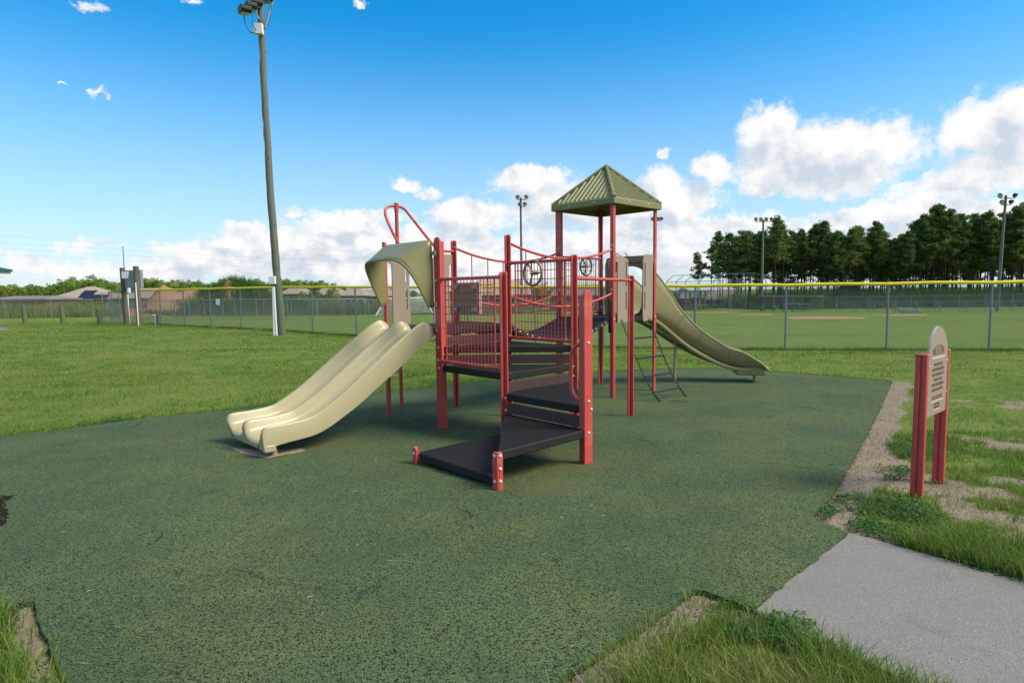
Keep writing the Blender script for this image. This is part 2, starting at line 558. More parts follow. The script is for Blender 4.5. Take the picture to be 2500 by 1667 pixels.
def leaf_mat(name, cols, trans=.25, pscale=.35, rnd=.0, tip=None):
    """foliage: colour mixes by a per-leaf attribute, place and object"""
    m = bpy.data.materials.new(name)
    m.use_nodes = True
    t = NT(m.node_tree)
    b = t.n['Principled BSDF']
    at_ = t.new('ShaderNodeAttribute', attribute_name='tint')
    v = t.new('ShaderNodeTexCoord').outputs['Object']
    f = t.math('ADD', t.math('MULTIPLY', at_.outputs['Fac'], .6), t.math('MULTIPLY', t.noise(v, pscale, 4, .6), .5))
    if rnd:
        oi = t.new('ShaderNodeObjectInfo')
        f = t.math('ADD', f, t.math('MULTIPLY', t.math('SUBTRACT', oi.outputs['Random'], .5), rnd))
    k = len(cols)
    c = t.ramp(f, [(.15 + .7 * i / (k - 1), q) for i, q in enumerate(cols)])
    t.l.new(c, b.inputs['Base Color'])
    b.inputs['Roughness'].default_value = .6
    b.inputs['Specular IOR Level'].default_value = .25
    if trans:
        tr = t.new('ShaderNodeBsdfTranslucent')
        t.l.new(c, tr.inputs[0])
        mx = t.new('ShaderNodeMixShader')
        mx.inputs[0].default_value = trans
        t.l.new(b.outputs[0], mx.inputs[1])
        t.l.new(tr.outputs[0], mx.inputs[2])
        t.l.new(mx.outputs[0], t.n['Material Output'].inputs[0])
    return m


M['grass'] = leaf_mat('grass_blades', [(.028, .085, .009), (.075, .175, .016), (.135, .245, .028), (.24, .295, .06), (.33, .28, .12)], .35, .5)
M['weed'] = leaf_mat('weed_leaves', [(.02, .075, .012), (.04, .125, .016), (.075, .17, .02)], .3, .8)
M['needles'] = leaf_mat('pine_needles', [(.038, .080, .020), (.085, .15, .034), (.16, .235, .055)], .3, .25, .3)
M['leaves'] = leaf_mat('tree_leaves', [(.085, .155, .022), (.17, .26, .035), (.30, .37, .06)], .25, .2, .3)
M['meadow'] = leaf_mat('meadow_blades', [(.055, .10, .025), (.13, .175, .045), (.27, .265, .11)], .3, .08)
M['brush'] = leaf_mat('brush_leaves', [(.025, .075, .014), (.055, .14, .022), (.12, .21, .035)], .3, .3)

# ------------------------------------------------------------------ mesh helpers


class MB:
    def __init__(s):
        s.v, s.f = [], []

    def add(s, vs, fs):
        k = len(s.v)
        s.v += [tuple(float(c) for c in p) for p in vs]
        s.f += [tuple(i + k for i in f) for f in fs]
        return s

    def box(s, x0, x1, y0, y1, z0, z1):
        return s.add([(x, y, z) for z in (z0, z1) for x, y in ((x0, y0), (x1, y0), (x1, y1), (x0, y1))],
                     [(3, 2, 1, 0), (4, 5, 6, 7), (0, 1, 5, 4), (1, 2, 6, 5), (2, 3, 7, 6), (3, 0, 4, 7)])

    def beam(s, a, b, w, h, up=(0, 0, 1)):
        a, b = Vector(a), Vector(b)
        d = (b - a).normalized()
        x = d.cross(Vector(up))
        if x.length < 1e-4:
            x = Vector((1, 0, 0))
        x.normalize()
        y = x.cross(d)
        vs = [p + x * i * w / 2 + y * j * h / 2 for p in (a, b) for i, j in ((-1, -1), (1, -1), (1, 1), (-1, 1))]
        return s.add(vs, [(0, 1, 2, 3), (7, 6, 5, 4), (0, 4, 5, 1), (1, 5, 6, 2), (2, 6, 7, 3), (3, 7, 4, 0)])

    def tube(s, pts, r, n=8, closed=False, caps=True):
        pts = [Vector([float(c) for c in p]) for p in pts]
        k = len(pts)
        rs = r if isinstance(r, (list, tuple)) else [r] * k
        vs, ref = [], None
        for i, p in enumerate(pts):
            if closed:
                d = pts[(i + 1) % k] - pts[i - 1]
            else:
                d = pts[min(i + 1, k - 1)] - pts[max(i - 1, 0)]
            d.normalize()
            if ref is None:
                ref = d.orthogonal().normalized()
            ref = (ref - d * ref.dot(d))
            if ref.length < 1e-5:
                ref = d.orthogonal()
            ref.normalize()
            b = d.cross(ref)
            for j in range(n):
                a = 2 * PI * j / n
                vs.append(p + (ref * math.cos(a) + b * math.sin(a)) * rs[i])
        fs = []
        for i in range(k if closed else k - 1):
            i2 = (i + 1) % k
            for j in range(n):
                j2 = (j + 1) % n
                fs.append((i * n + j, i * n + j2, i2 * n + j2, i2 * n + j))
        if caps and not closed:
            fs.append(tuple(reversed(range(n))))
            fs.append(tuple((k - 1) * n + j for j in range(n)))
        return s.add(vs, fs)

    def prism(s, poly, origin, ax, ay, depth):
        """poly in (ax, ay) coordinates, extruded by depth along ax x ay, centred"""
        o, ax, ay = Vector(origin), Vector(ax), Vector(ay)
        n = ax.cross(ay).normalized()
        k = len(poly)
        vs = [o + ax * p[0] + ay * p[1] + n * d for d in (-depth / 2, depth / 2) for p in poly]
        fs = [tuple(reversed(range(k))), tuple(range(k, 2 * k))]
        fs += [(i, (i + 1) % k, k + (i + 1) % k, k + i) for i in range(k)]
        return s.add(vs, fs)

    def loft(s, rows, close=False):
        """grid of points -> quads"""
        k = len(rows[0])
        vs = [p for r_ in rows for p in r_]
        fs = []
        for i in range(len(rows) - 1):
            for j in range(k if close else k - 1):
                j2 = (j + 1) % k
                fs.append((i * k + j, i * k + j2, (i + 1) * k + j2, (i + 1) * k + j))
        return s.add(vs, fs)

    def ball(s, c, r, n=10, m=6, half=False, sc=(1, 1, 1)):
        rows = []
        for i in range(m + 1):
            ph = (PI / 2 if half else PI) * i / m
            rows.append([(c[0] + r * sc[0] * math.sin(ph) * math.cos(2 * PI * j / n), c[1] + r * sc[1] * math.sin(ph) * math.sin(2 * PI * j / n), c[2] + r * sc[2] * math.cos(ph)) for j in range(n)])
        return s.loft(rows[::-1], True)

    def mesh(s, name, material, smooth=35):
        me = bpy.data.meshes.new(name)
        me.from_pydata(s.v, [], s.f)
        if material is not None:
            me.materials.append(material)
        if smooth:
            me.polygons.foreach_set('use_smooth', [True] * len(me.polygons))
            me.set_sharp_from_angle(angle=R(smooth))
        me.update()
        return me

    def build(s, name, material, parent=None, smooth=35, bevel=0., loc=None):
        o = bpy.data.objects.new(name, s.mesh(name, material, smooth))
        return link(o, parent, bevel, loc)


def link(o, parent=None, bevel=0., loc=None):
    col.objects.link(o)
    if parent is not None:
        o.parent = parent
    if loc is not None:
        o.location = loc
    if bevel:
        b = o.modifiers.new('bevel', 'BEVEL')
        b.width, b.segments, b.limit_method, b.angle_limit = bevel, 2, 'ANGLE', R(40)
    return o


def inst(name, me, parent=None, loc=(0, 0, 0), rot=(0, 0, 0), scale=(1, 1, 1)):
    o = bpy.data.objects.new(name, me)
    o.location, o.rotation_euler, o.scale = loc, rot, scale
    return link(o, parent)


def empty(name, loc=(0, 0, 0), rz=0):
    o = bpy.data.objects.new(name, None)
    o.location = [float(c) for c in loc]
    o.rotation_euler = (0, 0, rz)
    o.empty_display_size = .2
    col.objects.link(o)
    return o


def tag(o, label, cat, group=None, kind=None):
    o['label'] = label
    o['category'] = cat
    if group:
        o['group'] = group
    if kind:
        o['kind'] = kind
    return o


def structure(o, label=None, cat=None):
    o['kind'] = 'structure'
    if label:
        o['label'], o['category'] = label, cat
    return o


def smoothpath(pts, n=8):
    """Catmull-Rom through pts"""
    P = [np.array(p, float) for p in pts]
    P = [2 * P[0] - P[1]] + P + [2 * P[-1] - P[-2]]
    out = []
    for i in range(1, len(P) - 2):
        for k in range(n):
            t = k / n
            a, b, c, d = P[i - 1], P[i], P[i + 1], P[i + 2]
            out.append(.5 * (2 * b + (c - a) * t + (2 * a - 5 * b + 4 * c - d) * t * t + (3 * b - a - 3 * c + d) * t ** 3))
    out.append(P[-2])
    return out


def inside(px, py, poly):
    x, y = np.asarray(px), np.asarray(py)
    r = np.zeros(x.shape, bool)
    n = len(poly)
    for i in range(n):
        x0, y0 = poly[i]
        x1, y1 = poly[(i + 1) % n]
        if y0 == y1:
            continue
        c = ((y0 > y) != (y1 > y)) & (x < (x1 - x0) * (y - y0) / (y1 - y0) + x0)
        r ^= c
    return r


def jitter(poly, step, amp, seed):
    """resample a closed outline and roughen it"""
    g = np.random.default_rng(seed)
    out = []
    for i in range(len(poly)):
        a, b = np.array(poly[i]), np.array(poly[(i + 1) % len(poly)])
        L = np.linalg.norm(b - a)
        k = max(1, int(L / step))
        nrm = np.array([b[1] - a[1], a[0] - b[0]]) / max(L, 1e-6)
        for j in range(k):
            out.append(a + (b - a) * j / k + nrm * g.normal() * amp * (1 if 0 < j else .3))
    return [tuple(p) for p in out]


def sheet(name, poly, material, dz, skirt=0., cut=1.0):
    """flat ground sheet following the terrain"""
    import bmesh
    bm = bmesh.new()
    vs = [bm.verts.new((x, y, 0)) for x, y in poly]
    bm.faces.new(vs)
    bmesh.ops.triangulate(bm, faces=bm.faces[:])
    ys = [p[1] for p in poly]
    y = math.floor(min(ys)) + cut
    while y < max(ys) and cut:
        bmesh.ops.bisect_plane(bm, geom=bm.verts[:] + bm.edges[:] + bm.faces[:], plane_co=(0, y, 0), plane_no=(0, 1, 0))
        y += cut
    for v in bm.verts:
        v.co.z = tz(v.co.x, v.co.y) + dz
    bm.normal_update()
    if sum(f.normal.z for f in bm.faces) < 0:
        bmesh.ops.reverse_faces(bm, faces=bm.faces[:])
    if skirt:
        be = [e for e in bm.edges if e.is_boundary]
        ext = bmesh.ops.extrude_edge_only(bm, edges=be)
        for g in ext['geom']:
            if isinstance(g, bmesh.types.BMVert):
                g.co.z -= skirt
    me = bpy.data.meshes.new(name)
    bm.to_mesh(me)
    bm.free()
    me.materials.append(material)
    o = bpy.data.objects.new(name, me)
    return link(o)


# ------------------------------------------------------------------ ground
def px_poly(pts):
    return [tuple(G(*p)[:2]) for p in pts]


rr_ = np.concatenate([[0], np.geomspace(.8, 2600, 110)])
na = 160
gv, gf = [], []
for r_ in rr_:
    for j in range(na):
        a = 2 * PI * j / na
        x, y = r_ * math.sin(a), r_ * math.cos(a)
        gv.append((x, y, tz(x, y) - .035))
for i in range(len(rr_) - 1):
    for j in range(na):
        j2 = (j + 1) % na
        gf.append((i * na + j, (i + 1) * na + j, (i + 1) * na + j2, i * na + j2))
gm = MB().add(gv, [f[::-1] for f in gf])
ground = structure(gm.build('ground', M['lawn'], smooth=80))

PAD = [(-9.5, 5.5)] + px_poly([(0, 1064), (145, 1049), (362, 1019), (560, 1000), (740, 977), (913, 957), (1100, 941), (1290, 924), (1447, 911), (1600, 902), (1726, 899), (1873, 906), (2010, 917), (2176, 931),
                               (2141, 1010), (2096, 1096), (2030, 1211), (1985, 1259), (2070, 1300), (2030, 1334), (1945, 1397), (1880, 1452), (1840, 1482), (1778, 1462), (1717, 1440), (1693, 1438), (1597, 1511), (1478, 1589), (1359, 1664)]) \
    + [(-.55, 1.93), (-1.0, 1.6), (-1.5, 1.75)] + px_poly([(162, 1667), (140, 1630), (91, 1510), (85, 1467), (0, 1481)]) + [(-9.5, 1.9)]
padj = jitter(PAD, .07, .008, 3)
pad = structure(sheet('rubber_surface', padj, M['rubber'], 0, .07))
CONC = px_poly([(2073, 1297), (2030, 1334), (1945, 1397), (1880, 1452), (1843, 1484)])
c0, c1 = np.array(G(2073, 1296)[:2]), np.array(G(2500, 1411)[:2])
c2, c3 = np.array(G(1843, 1486)[:2]), np.array(G(2240, 1667)[:2])
CONC = [tuple(c0)] + CONC[1:-1] + [tuple(c2), tuple(c3), tuple(c3 + (c3 - c2) * 6), tuple(c0 + (c1 - c0) * 4), tuple(c1)]
conc = structure(sheet('concrete_path', jitter(CONC, .12, .006, 5), M['concrete'], -.012, .08))


def value_noise(x, y, s, seed=0):
    """cheap smooth noise 0..1"""
    g = np.random.default_rng(seed).random((64, 64))
    u, v = x / s, y / s
    i, j = np.floor(u).astype(int), np.floor(v).astype(int)
    fu, fv = u - i, v - j
    fu, fv = fu * fu * (3 - 2 * fu), fv * fv * (3 - 2 * fv)
    a_ = g[i % 64, j % 64] * (1 - fu) + g[(i + 1) % 64, j % 64] * fu
    b_ = g[i % 64, (j + 1) % 64] * (1 - fu) + g[(i + 1) % 64, (j + 1) % 64] * fu
    return a_ * (1 - fv) + b_ * fv


def seg_dist(x, y, a_, b_):
    d = np.array(b_) - np.array(a_)
    t = np.clip(((x - a_[0]) * d[0] + (y - a_[1]) * d[1]) / (d @ d), 0, 1)
    return np.hypot(x - a_[0] - t * d[0], y - a_[1] - t * d[1])


EDGE_R = px_poly([(2176, 931), (2141, 1010), (2096, 1096), (2030, 1211), (1985, 1259), (2070, 1300)])
EDGE_B = px_poly([(1778, 1462), (1717, 1440), (1693, 1438), (1597, 1511), (1478, 1589), (1359, 1664), (1300, 1700)])
EDGE_L = px_poly([(80, 1475), (91, 1520), (140, 1630)])
SPOTS = [(*G(px, py)[:2], rx, ry) for px, py, rx, ry in ((2262, 1190, .42, .34), (2330, 1195, .40, .22), (2200, 1160, .40, .3), (2150, 1120, .35, .4), (2478, 1082, .42, .3), (2470, 1310, .30, .2),
                                                       (2210, 940, .35, .4), (92, 1545, .09, .12), (60, 806, 2.6, .9), (708, 819, 1.1, .35))]


def soil(x, y):
    """0 grass .. 1 bare sand, where the photograph shows worn ground"""
    x, y = np.asarray(x, float), np.asarray(y, float)
    fb = value_noise(x, y, .55, 61) * .5 + value_noise(x, y, .23, 62) * .3 + value_noise(x, y, .09, 63) * .2
    out = np.zeros(x.shape)
    for edge, w in ((EDGE_R, .27), (EDGE_B, .20), (EDGE_L, .05)):
        d = np.min([seg_dist(x, y, p, q) for p, q in zip(edge, edge[1:])], axis=0)
        out = np.maximum(out, 1 - sst((d - w * (.35 + 1.1 * fb)) / .12))
    for cx, cy, rx, ry in SPOTS:
        e = np.hypot((x - cx) / rx, (y - cy) / ry)
        out = np.maximum(out, sst((1.55 - e - 1.3 * (1 - fb)) / .5))
    worn = sst((x - 2.2) / .8) * sst((11.5 - y) / 2.5) * sst((y - 3.2) / .6)
    out = np.maximum(out, .9 * worn * sst((value_noise(x, y, .9, 71) * .45 + value_noise(x, y, .32, 72) * .33 + value_noise(x, y, .1, 73) * .22 - .56) / .18))
    return out


def worn_grid(name, x0, x1, y0, y1, st):
    nx, ny = int((x1 - x0) / st), int((y1 - y0) / st)
    X, Y = np.meshgrid(np.linspace(x0, x1, nx + 1), np.linspace(y0, y1, ny + 1))
    Z = terrain(X, Y) - .031
    V = np.stack([X, Y, Z], -1).reshape(-1, 3)
    S = soil(X, Y).ravel()
    i, j = np.meshgrid(np.arange(nx), np.arange(ny))
    q = (j * (nx + 1) + i).ravel()
    cx, cy = V[q, 0] + st / 2, V[q, 1] + st / 2
    k = ~inside(cx, cy, PAD) & ~inside(cx, cy, CONC)
    q = q[k]
    me = bpy.data.meshes.new(name)
    me.from_pydata(V.tolist(), [], np.stack([q, q + 1, q + nx + 2, q + nx + 1], 1).tolist())
    at_ = me.attributes.new('soil', 'FLOAT', 'POINT')
    at_.data.foreach_set('value', S.astype(np.float32))
    me.materials.append(M['lawn'])
    me.polygons.foreach_set('use_smooth', [True] * len(me.polygons))
    return structure(link(bpy.data.objects.new(name, me)))


worn_grid('worn_lawn', -4., 10., 1.2, 12.6, .055)
HOLE = px_poly([(-60, 1195), (0, 1212), (36, 1208), (10, 1225), (22, 1255), (8, 1282), (-60, 1300)])
structure(sheet('dug_out_soil', jitter(HOLE, .03, .01, 77), M['hole'], .004, 0))
# worn sand and moss round the foot of the double slide
for k, pp in enumerate([[(560, 1092), (640, 1100), (700, 1098), (745, 1094), (735, 1104), (650, 1118), (600, 1110)]]):
    SL = px_poly(pp)
    structure(sheet('worn_sand', jitter(SL, .025, .012, 31), M['sand'], .004, 0))
for pp in ([(1640, 722 + 40), (1760, 761), (1800, 762.5), (1760, 763.2), (1660, 763)], [(1800, 767), (1880, 766), (1890, 768.5), (1810, 768.8)],
           [(1898, 774), (2010, 772), (2118, 774), (2110, 777), (1940, 777.5)], [(2130, 767), (2270, 767.5), (2250, 770), (2160, 770)]):
    structure(sheet('infield_clay', jitter(px_poly(pp), .8, .12, 41), M['clay'], -.028, 0, 10))

# ------------------------------------------------------------------ play structure
A_ = 1.2192
TH = R(43.48684)
BL = 2.4114
O = np.array([-.09176, 6.92674])
UD, VD = np.array([math.sin(TH), -math.cos(TH)]), np.array([math.cos(TH), math.sin(TH)])


def W(u, v):
    return O + u * UD + v * VD


def L(x, y):
    q = np.array([x, y]) - O
    return q @ UD, q @ VD


def gz(u, v):
    w = W(u, v)
    return tz(w[0], w[1])


vJ = A_ + BL
ps = tag(empty('play_structure', (O[0], O[1], tz(O[0], O[1])), TH - PI / 2), 'red and olive playground climber with stairs, bridge, roofed tower and two slides', 'play structure')
Z0 = -ps.location.z       # children keep world heights


def part(mb, name, material, parent=None, **kw):
    """part of the play structure, coordinates u, v, world z"""
    p = parent if parent is not None else ps
    o = mb.build(name, M[material] if isinstance(material, str) else material, p, **kw)
    if p is ps:
        o.location.z = Z0
    return o


dome = MB()
dome.ball((0, 0, 0), .0165, 10, 4, True, (1, 1, .75))
dome_me = dome.mesh('bolt', M['cap'], 60)
NV = {'+u': (0, PI / 2, 0), '-u': (0, -PI / 2, 0), '+v': (-PI / 2, 0, 0), '-v': (PI / 2, 0, 0)}


def plate(mb, c, along, w, h0, h1, th, r0, r1):
    """upright plate, centred at c along axis 'u' or 'v', rounded upper corners"""
    poly = [(-w / 2, h0), (w / 2, h0)]
    if r1 > 0:
        poly += [(w / 2 - r1 + r1 * math.cos(a), h1 - r1 + r1 * math.sin(a)) for a in np.linspace(0, PI / 2, 6)]
    else:
        poly += [(w / 2, h1)]
    if r0 > 0:
        poly += [(-w / 2 + r0 - r0 * math.sin(a), h1 - r0 + r0 * math.cos(a)) for a in np.linspace(0, PI / 2, 6)]
    else:
        poly += [(-w / 2, h1)]
    ax = (1, 0, 0) if along == 'u' else (0, 1, 0)
    mb.prism(poly, (c[0], c[1], 0), ax, (0, 0, 1), th)


def post(u, v, top, kind, cu=0, cv=0, bolts=()):
    """kind L: angle section whose corner points to (cu, cv); U: plate facing +u; V: plate facing -v"""
    z0 = gz(u, v) - .06
    mb = MB()
    lg, th = .068, .021
    if kind == 'L':
        # leg along u, and leg along v, meeting in the corner
        ou, ov = u + cu * lg / 2, v + cv * lg / 2
        plate(mb, (ou - cu * lg / 2, ov - cv * th / 2), 'u', lg, z0, top, th, .03 if cu > 0 else 0, .03 if cu < 0 else 0)
        plate(mb, (ou - cu * th / 2, ov - cv * (lg / 2 + th / 2)), 'v', lg - th, z0, top, th, .03 if cv > 0 else 0, .03 if cv < 0 else 0)
    elif kind == 'U':
        plate(mb, (u, v), 'v', .125, z0, top, .03, .06, .06)
        plate(mb, (u - .045, v - .03), 'u', .06, z0, top - .05, .022, 0, 0)
    else:
        plate(mb, (u, v), 'u', .125, z0, top, .03, .06, .06)
        plate(mb, (u + .03, v + .045), 'v', .06, z0, top - .05, .022, 0, 0)
    o = part(mb, 'post', 'red', bevel=.005)
    for face, z, off in bolts:
        d = {'+u': (1, 0), '-u': (-1, 0), '+v': (0, 1), '-v': (0, -1)}[face]
        if kind == 'L':
            half = lg / 2
            s = 1 if (d[0] * cu + d[1] * cv) > 0 else 0
            p = (u + d[0] * (half if s else half - th) + (off if d[0] == 0 else 0), v + d[1] * half + (off if d[1] == 0 else 0))
            if not s:
                # inner face of the open angle
                p = (u + (cu * (half - th) if d[0] else off), v + (cv * (half - th) if d[1] else off))
        else:
            p = (u + d[0] * .0155 + (off if d[0] == 0 else 0), v + d[1] * .0155 + (off if d[1] == 0 else 0))
        inst('bolt', dome_me, o, (p[0], p[1], z), NV[face])
    return o


a = A_
post(0, -a, .13, 'L', -1, -1, [('-v', .07, 0)])                                                   # lowest, left
post(a, -a, .31, 'L', 1, -1, [('-v', .275, 0), ('-v', .05, 0), ('+u', .275, 0), ('+u', .16, 0), ('+u', .05, 0)])
post(a, 0, 1.69, 'U', bolts=[('+u', 1.17, 0), ('+u', .585, 0), ('+u', .50, .04), ('+u', .265, 0)])
post(0, 0, 1.91, 'L', -1, 1, [('-v', .47, 0), ('-v', .33, 0)])
post(-a, 0, 2.38, 'V', bolts=[('-v', 1.835, -.03), ('-v', 1.20, -.035), ('-v', .98, 0), ('-v', .82, -.015), ('-v', .72, 0)])
post(0, a, 2.14, 'L', -1, 1, [('+u', .95, 0), ('+u', .72, 0), ('+u', .60, 0)])
post(0, 2 * a, 1.89, 'L', -1, 1, [('+u', 1.82, 0)])
post(-a, a, 2.48, 'L', -1, 1, [('-v', 2.05, 0), ('-v', 1.07, 0)])
post(-2 * a, a, 2.48, 'L', -1, 1, [('-v', 2.38, 0), ('-v', 1.45, 0), ('-v', 1.3, 0)])
post(-2 * a, 0, 2.40, 'L', -1, -1)
post(-a, vJ, 3.30, 'L', 1, -1, [('-v', 2.44, 0), ('-v', 1.70, 0), ('+u', 1.20, 0)])
post(-a, vJ + a, 3.30, 'L', 1, 1, [('+u', 1.20, 0)])
post(-2 * a, vJ, 3.30, 'V', bolts=[('-v', 2.46, .03), ('-v', 1.7, .03)])
post(-2 * a, vJ + a, 3.30, 'L', -1, 1, [('-v', 1.36, 0)])

# decks and risers
STEP = [.075, .30, .53, .757, .99, 1.22]


def deck(poly, z, name='step_deck'):
    c = np.mean(poly, axis=0)
    pts = []
    k = len(poly)
    for i in range(k):
        p, q, n = [np.array(poly[j % k], float) for j in (i, i - 1, i + 1)]
        dq, dn = (q - p) / np.linalg.norm(q - p), (n - p) / np.linalg.norm(n - p)
        pts += [tuple(p + dq * .035), tuple(p + dn * .035)]
    mb = MB()
    mb.prism(pts, (0, 0, z - .042), (1, 0, 0), (0, 1, 0), .084)
    o = part(mb, name, 'deck', bevel=.012)
    return o


C_, F_, G_, Q_, D_, E_, Ap, B_, Mp = (0, 0), (a, 0), (0, a), (-a, a), (a, -a), (0, -a), (-a, 0), (-2 * a, a), (-2 * a, 0)
deck([E_, D_, C_], STEP[0])
deck([D_, F_, C_], STEP[1])
deck([C_, F_, G_], STEP[2])
deck([Ap, C_, G_], STEP[3])
deck([Ap, G_, Q_], STEP[4])
deck([Mp, Ap, Q_, B_], STEP[5], 'platform_deck')
deck([(-2 * a, vJ), (-a, vJ), (-a, vJ + a), (-2 * a, vJ + a)], 1.22, 'platform_deck')


def riser(p, q, z):
    p, q = np.array(p), np.array(q)
    d = (q - p) / np.linalg.norm(q - p)
    s, e = p + d * .05, q - d * .05
    part(MB().beam((*s, z - .165), (*e, z - .165), .025, .118), 'riser_board', 'riser', bevel=.004)


riser(C_, F_, STEP[2])
riser(C_, G_, STEP[3])
riser(Ap, G_, STEP[4])
riser(Ap, Q_, STEP[5])
riser((a - .02, -a + .06), (.02, -.06), STEP[1] + .06)


# wire panels
def mesh_panel(p, q, zt, zb, nv, nh, name='mesh_panel'):
    p, q = np.array(p, float), np.array(q, float)
    Ld = np.linalg.norm(q - p)
    d = (q - p) / Ld
    X = lambda s: p + d * s
    tb = [MB().tube([(*X(s), z) for s in (.03, .07, .11, Ld - .11, Ld - .07, Ld - .03)], [.03, .027, .021, .021, .027, .03], 10) for z in (zt, zb)]
    fr = part(tb[0], name, 'red')
    part(tb[1], 'bottom_bar', 'red', fr)
    for s in (.15, Ld - .15):
        part(MB().tube([(*X(s), zt), (*X(s), zb)], .0105, 6), 'stile', 'red', fr)
    x0, x1 = .15, Ld - .15
    for i in range(1, nv):
        s = x0 + (x1 - x0) * i / nv
        part(MB().tube([(*X(s), zt), (*X(s), zb)], .005, 5), 'wire', 'wire', fr)
    nrm = np.array([d[1], -d[0]]) * .007
    for i in range(1, nh):
        z = zb + (zt - zb) * i / nh
        part(MB().tube([(*(X(x0) + nrm), z), (*(X(x1) + nrm), z)], .005, 5), 'wire', 'wire', fr)
    return fr


mp1 = mesh_panel(Ap, C_, 1.85, .81, 15, 12)
mp2 = mesh_panel(Q_, G_, 2.08, 1.04, 15, 9)
mp3 = mesh_panel((-2 * a, vJ), (-2 * a, vJ + a), 2.30, 1.26, 15, 9)
# play panel hung on the first wire panel
pp_ = part(MB().prism([(-.78 + .0, 1.42), (-.30, 1.42), (-.30, 1.80), (-.78, 1.80)], (-.14, .033, 0), (1, 0, 0), (0, 0, 1), .03), 'play_panel', 'tan', bevel=.008)
part(MB().box(-.4385, -.4355, .016, .05, 1.425, 1.795), 'panel_edge', 'pink', pp_)
for uu in (-.86, -.5):
    for z in (1.74, 1.475):
        cl = part(MB().box(uu - .045, uu + .045, -.032, -.008, z - .024, z + .024), 'clip', 'tan', pp_, bevel=.008)


def wheel(c, axis, r):
    """steering wheel, axis 'u' or 'v' (sign by direction of the shaft)"""
    ring = MB()
    nrm = Vector(axis)
    ax = Vector((0, 0, 1))
    ay = nrm.cross(ax)
    c = Vector(c)
    ring.tube([c + ax * math.cos(t) * r + ay * math.sin(t) * r for t in np.linspace(0, 2 * PI, 33)[:-1]], .017, 8, True)
    w = part(ring, 'steering_wheel', 'wheel')
    for t in (.6, PI / 2 + 1.2, PI + 1.6):
        part(MB().tube([c, c + ax * math.cos(t) * r + ay * math.sin(t) * r], .0125, 7), 'spoke', 'wheel', w)
    part(MB().tube([c - nrm * .09, c + nrm * .03], .024, 10), 'hub', 'wheel', w)
    part(MB().tube([c + nrm * .03, c + nrm * .042], .017, 10), 'hub_cap', 'steel', w)
    return w


wheel((-.648, a - .085, 1.925), (0, -1, 0), .165)
wheel((-2 * a + .085, vJ + .675, 2.135), (1, 0, 0), .165)


# bars
def bar(pts, r, name='rail', mt='red', n=10):
    return part(MB().tube(pts, r, n), name, mt)


bar([(0, a + .03, 1.845), (0, a + .12, 1.84), (0, 2 * a - .1, 1.825), (0, 2 * a - .02, 1.823)], .022, 'turning_bar')
hp = smoothpath([(a - .01, 0, 1.17), (a - .10, -.02, 1.15), (a - .175, -.03, 1.07), (a - .19, -.03, .92), (a - .19, -.03, .78), (a - .17, -.03, .66), (a - .09, -.02, .585), (a - .01, 0, .57)], 5)
bar(hp, .0195, 'grab_handle')
# bridge
br = part(MB().tube([(-a, vJ - .02, 1.2), (-2 * a, vJ - .02, 1.2)], .03, 10), 'bridge', 'rubberblack')
part(MB().tube([(-a, a + .06, 1.2), (-2 * a, a + .06, 1.2)], .03, 10), 'end_tube', 'rubberblack', br)


def sag(v):
    t = (v - (a + .07)) / (BL - .14)
    return 1.20 - 1.0 * t * (1 - t)


nb = 9
for i in range(nb):
    v0, v1 = a + .08 + (BL - .16) * (i + .04) / nb, a + .08 + (BL - .16) * (i + .96) / nb
    z0, z1 = sag(v0), sag(v1)
    mb = MB()
    mb.beam((-1.5 * a, v0, z0 - .02), (-1.5 * a, v1, z1 - .02), a - .17, .04, (0, 0, 1))
    part(mb, 'plank', 'deck', br, bevel=.006)
for uu in (-a - .05, -2 * a + .05):
    part(MB().loft([[(uu + s, v, sag(v) - dz) for s, dz in ((-.02, -.012), (.02, -.012), (.02, .055), (-.02, .055))] for v in np.linspace(a + .05, vJ - .05, 22)], True), 'belt', 'rubberblack', br)
    sgn = 1 if uu > -1.5 * a else -1
    for i in range(nb):
        for k in (.3, .7):
            v = a + .08 + (BL - .16) * (i + k) / nb
            inst('bolt', dome_me, br, (uu + .021 * sgn, v, sag(v) - .02), NV['+u' if sgn > 0 else '-u'], (.9, .9, .9))
for (uu, vv) in ((-a - .03, a + .04), (-a - .03, vJ - .04), (-2 * a + .03, a + .04), (-2 * a + .03, vJ - .04)):
    part(MB().box(uu - .025, uu + .025, vv - .02, vv + .02, .97, 1.52), 'bracket', 'rubberblack', br, bevel=.015)
for uu in (-a, -2 * a):
    for z0, zs, nm in ((2.365, .185, 'rail'), (1.635, .19, 'rail')):
        pts = [(uu, v, z0 - zs * 4 * t * (1 - t)) for t, v in ((t, a + .02 + (BL - .04) * t) for t in np.linspace(0, 1, 17))]
        part(MB().tube(pts, .0185, 10), nm, 'red', br)
    for i in range(1, 7):
        t = i / 7
        v = a + .02 + (BL - .04) * t
        zz = 4 * t * (1 - t)
        part(MB().tube([(uu, v, 2.365 - .185 * zz), (uu, v, 1.635 - .19 * zz)], .0085, 6), 'picket', 'red', br)

